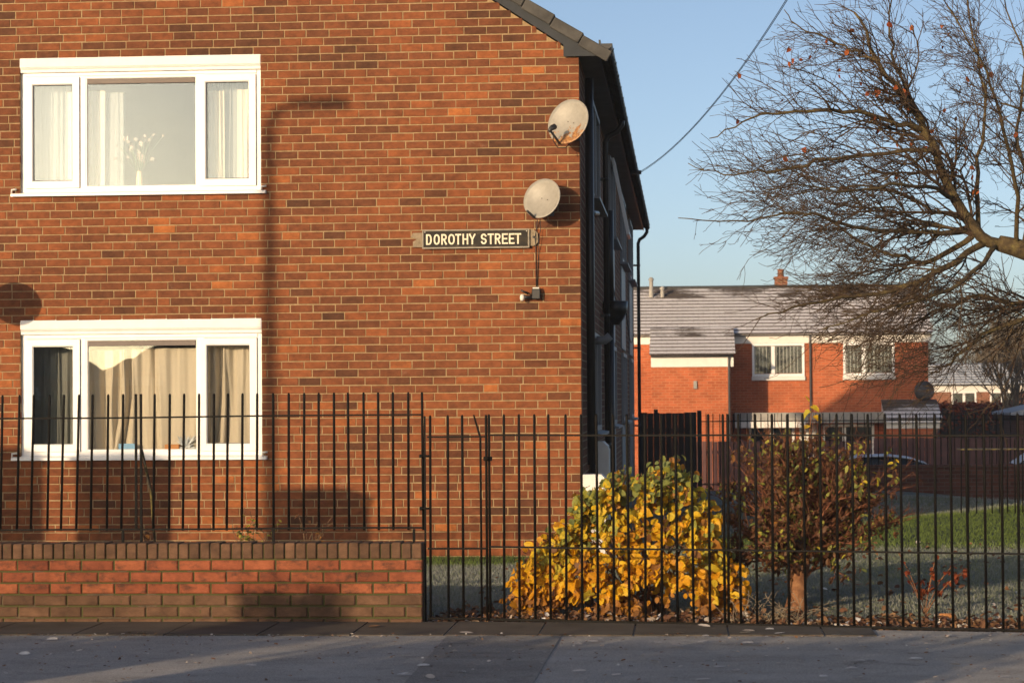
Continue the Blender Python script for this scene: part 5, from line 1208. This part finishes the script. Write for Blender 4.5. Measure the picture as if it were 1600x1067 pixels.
mb = MB(); mb.tube([(8.35, FY-.42, 1.73), (8.35, FY-.38, 1.73), (8.36, FY-.36, 1.725)], [.31, .27, .06], 20); mb.build('reflector', 'dark_metal', fd); mb = MB(); mb.tube([(8.36, FY-.36, 1.72), (8.42, FY-.0, 1.5)], .025, 6); mb.build('bracket', 'dark_metal', fd)

# houses further off, right edge
def far_house(label, x0, x1, y, zg, ze, zr, mat='brick_plain', wins=()):
    t = thing('far_house', label, 'house', ((x0+x1)/2, y, zg), 'far houses at the right edge')
    MB().box(x0, x1, y, y+7, zg, ze).build('wall', mat, t)
    r = MB(); r.prism([(y-.35, ze), (y+3.5, zr), (y+7.35, ze)], x0-.2, x1+.2, 'X'); ro = r.build('roof', 'frost_roof_far', t)
    for i in range(8):
        a = i/8; m = MB(); yy = lerp(y-.40, y+3.5, a); zz = lerp(ze+.02, zr+.02, a); m.prism([(yy, zz), (yy, zz+.07), (yy+.55, lerp(ze, zr, a+.13)+.05), (yy+.55, lerp(ze, zr, a+.13))], x0-.25, x1+.25, 'X'); m.build('tile_course', 'frost_roof_far', ro)
    MB().box(x0, x1, y-.05, y-.004, ze-.32, ze-.02).build('fascia_board', 'white_paint', t)
    for a, b, c, d in wins: far_window(a, b, c, d, .5, y, parent=t)
far_house('distant brick house with grey roof beyond the right gable', 11.2, 16.9, 80, -1.5, 2.05, 3.0, wins=((12.9, 14.0, .95, 1.75), (14.6, 15.7, .95, 1.75), (12.7, 13.8, -.95, -.1), (14.5, 15.6, -.95, -.1)))
far_house('pale fronted distant house at the right edge of the view', 17.2, 24, 74, -1.5, 2.1, 3.3, 'brick_plain', ((18.0, 19.2, .7, 1.6),))
ga = thing('garage', 'dark garage with frosted roof at the right edge behind the wall', 'garage', (13, 54, GZ)); MB().box(12.1, 16, 54, 58, GZ, 1.0).build('wall', 'brick_dark', ga); MB().prism([(11.8, 1.0), (14, 1.5), (16.3, 1.0), (16.3, .92), (11.8, .92)], 53.7, 58.3).build('roof', 'frost_roof_far', ga)
# background trees
def stick_tree(label, base, h, spread, n, seed, mat='far_bark', r0=.12):
    t = thing('far_tree', label, 'tree', base, 'bare trees beyond the houses'); r = random.Random(seed); b = Vector(base); tk = MB(); cr = MB()
    tk.tube([b-Vector((0, 0, .2)), b+Vector((.05, 0, h*.2)), b+Vector((0, 0, h*.32))], [r0*1.2, r0, r0*.85], 8); tk.build('trunk', mat, t)
    def gro(p, d, L, rr, lev):
        m = 4; pts = [p]; dd = d.normalized()
        for i in range(m): dd = (dd+Vector((r.gauss(0, .10), r.gauss(0, .10), .07))).normalized(); pts.append(pts[-1]+dd*(L/m))
        cr.tube(pts, [max(.012, lerp(rr, rr*.5, i/m)) for i in range(m+1)], 4 if lev < 2 else 3, cap=False)
        if lev < 4:
            for k in range((4, 4, 4, 3)[lev]):
                i = r.randint(2, m); s = Vector((r.gauss(0, 1), r.gauss(0, 1), r.gauss(.2, .5))); gro(pts[i], (pts[i]-pts[i-1]).normalized()+s*.42, L*r.uniform(.5, .75), rr*.55, lev+1)
    for k in range(n):
        a = k*6.28/n+r.random(); gro(b+Vector((0, 0, h*lerp(.15, .32, r.random()))), Vector((math.cos(a)*spread, math.sin(a)*spread, 1)), h*.36, r0*.7, 0)
    cr.build('crown', mat, t)
stick_tree('bare upright tree in front of the distant houses at the right', (13.7, 66, -1.3), 6.2, .42, 9, 3)
stick_tree('hazy bare tree behind the distant roof, left of the upright tree', (13.0, 104, -1.5), 7.0, .45, 7, 9, r0=.14)
stick_tree('hazy bare tree at the right edge behind the distant roofs', (20.0, 112, -1.5), 8.0, .5, 8, 14, r0=.14)
stick_tree('hazy bare tree between the two distant houses', (17.3, 100, -1.5), 6.4, .5, 7, 19, r0=.13)
# reddish hedge in front of the distant house
def hedge(label, x0, x1, y0, y1, z0, z1, n, s, mat, tones, group, seed, name='hedge'):
    t = thing(name, label, 'hedge', ((x0+x1)/2, (y0+y1)/2, z0), group); r = random.Random(seed); mb = MB()
    for _ in range(n):
        f = r.random()
        x = r.uniform(x0, x1); y = r.choice((y0, y1))+r.gauss(0, .06) if f < .6 else r.uniform(y0, y1); z = r.uniform(z0, z1) if f < .6 else z1+r.gauss(0, .06)
        leaf_shape(mb, Vector((x, y, z)), Vector((r.gauss(0, 1), r.gauss(0, 1), r.gauss(.2, .7))), Vector((r.gauss(0, 1), r.gauss(0, 1), 1)), s*r.uniform(.6, 1.3), s*.7, r.uniform(*tones))
    kind(mb.build('foliage', mat, t), 'stuff'); c = MB(); c.bbox(x0+.06, x1-.06, y0+.07, y1-.07, z0, z1-.07, .08); c.build('inner_branches', 'timber_black', t)
hedge('rusty leaved hedge in front of the distant brick house', 11.0, 14.6, 68.0, 69.0, -1.5, 1.15, 2600, .14, 'red_leaf', (0, .6), 'hedges', 2)

# ------------------------------------------------------------------ overhead cable and its pole
pole = thing('telegraph_pole', 'wooden telegraph pole right of the railing carrying the overhead cable', 'pole', (4.16, -7.3, 0))
mb = MB(); mb.tube([(4.16, -7.3, -.2), (4.16, -7.3, 4), (4.16, -7.3, 9.5)], [.14, .125, .10], 12); mb.build('shaft', 'wood_pole', pole)
mb = MB(); mb.bbox(3.95, 4.37, -7.46, -7.40, 9.15, 9.25, .01); mb.build('crossarm', 'wood_pole', pole)
for i, off in enumerate((0, .05)):
    pts = []
    for k in range(31):
        u = k/30*.82; pts.append((.36+4.64*u+off*u*(1 if i else 0), 12-24*u*(7.3+12)/(24*.82), 5.05+6.22*u*u+off*(u-.3)*1.2))
    mb = MB(); mb.tube(pts, .0045, 5); tag(mb.build('overhead_cable', 'cable', None, pts[0]), ('upper' if i else 'lower')+' of the two overhead cables running up from the eaves', 'cable')
mb = MB(); mb.box(.24, .40, 11.98, 12.02, 5.02, 5.08); mb.build('cable_hook', 'dark_metal', flats)

# ------------------------------------------------------------------ out of frame: lamp, mirrored houses, and piers and hedges added to cast shade
def pier(label, x0, x1, h):  # unseen piers, added to throw the block shadows on the gable
    t = thing('shadow_pier', label, 'shadow caster', ((x0+x1)/2, -7.1, 0), 'added shadow casting piers left of the view')
    MB().box(x0, x1, -7.1-.225, -7.1+.225, -.1, h-.1).build('shaft', 'brick_plain', t); MB().bbox(x0-.03, x1+.03, -7.36, -6.84, h-.1, h, .02).build('cap', 'concrete', t)
pier('added unseen shorter brick pier casting a shadow on the gable', -6.80, -6.05, 1.90)
pier('added unseen middle brick pier casting a shadow on the gable', -8.85, -8.10, 2.28)
pier('added unseen brick pier, furthest left, casting a shadow on the gable', -10.2, -9.42, 2.33)
lp = thing('street_lamp', 'grey street lamp column standing left of the view by the kerb', 'street lamp', (-9.75, -12.3+1.55, 0))
LY = -10.75; LX = -3.18+LY*-1*-math.tan(R(SUN_AZ)); LH = 4.62+(-LY)/math.cos(R(SUN_AZ))*math.tan(R(SUN_EL))
lp.location = (LX, LY, 0); WO[lp.name] = Vector((LX, LY, 0))
mb = MB(); mb.tube([(LX, LY, 0), (LX, LY, 1.2), (LX, LY, 1.25), (LX, LY, LH-.25), (LX+.08, LY, LH-.08), (LX+.30, LY, LH)], [.11, .11, .075, .06, .05, .045], 10); mb.build('column', 'lamp_metal', lp)
mb = MB(); mb.bbox(LX+.28, LX+.80, LY-.11, LY+.11, LH-.05, LH+.06, .03); mb.build('lamp_head', 'lamp_metal', lp)
hedge('added unseen hedge across the street shading the pavement, left of the camera', -13.5, -6.4, -17.9, -17.4, 0.03, 1.62, 3000, .10, 'hedge_leaf', (0, 1), 'added shade hedges across the street', 6)  # unseen hedges, added to shade the pavement with gaps for light streaks
hedge('added unseen taller hedge block shading the foot of the low wall', -7.52, -6.92, -17.85, -17.45, 1.5, 1.99, 450, .10, 'hedge_leaf', (0, 1), 'added shade hedges across the street', 16)  # block added on top to shade the foot of the low wall
hedge('added unseen hedge across the street shading the pavement, nearest the camera', -5.9, -1.55, -17.9, -17.4, 0.03, 1.55, 2200, .10, 'hedge_leaf', (0, 1), 'added shade hedges across the street', 8)
def street_house(label, x0, x1, y, ze, zr):
    t = thing('opposite_house', label, 'house', ((x0+x1)/2, y, 0), 'houses across the street')
    MB().box(x0, x1, y-8, y, -.3, ze).build('wall', 'brick_plain', t)
    MB().prism([(x0-.3, ze), ((x0+x1)/2, zr), (x1+.3, ze)], y-8.3, y+.3).build('roof', 'roof_tile', t)
    for i in range(3):
        xm = lerp(x0, x1, (i+.5)/3); far = MB(); far.box(xm-.6, xm+.6, y+.003, y+.04, .9, 2.1); far.build('window', 'upvc', t); MB().box(xm-.5, xm+.5, y+.041, y+.05, 1.0, 2.0).build('pane', 'glass_dark', t)
for i, (x0, w, s) in enumerate(((-40, 8, 'first'), (-30.5, 8.5, 'second'), (-20, 8, 'third'), (-10.5, 8, 'fourth'), (-1, 8.5, 'fifth'))):
    street_house(s+' gabled brick bungalow from the left across the street', x0, x0+w, -58-(i % 2)*1.5, 2.5, 4.7)

# ------------------------------------------------------------------ cold morning air
hz = MB(); hz.box(-720, 720, -320, 1020, -3.2, 12.0); ho = hz.build('haze', 'soil'); kind(ho, 'stuff')
hm = bpy.data.materials.new('haze'); hm.use_nodes = True; hm.node_tree.nodes.clear()
hv = hm.node_tree.nodes.new('ShaderNodeVolumePrincipled'); hv.inputs['Density'].default_value = 0.0007; hv.inputs['Color'].default_value = (0.86, 0.90, 0.96, 1); hv.inputs['Anisotropy'].default_value = 0.2
hout = hm.node_tree.nodes.new('ShaderNodeOutputMaterial'); hm.node_tree.links.new(hv.outputs[0], hout.inputs['Volume']); ho.data.materials[0] = hm
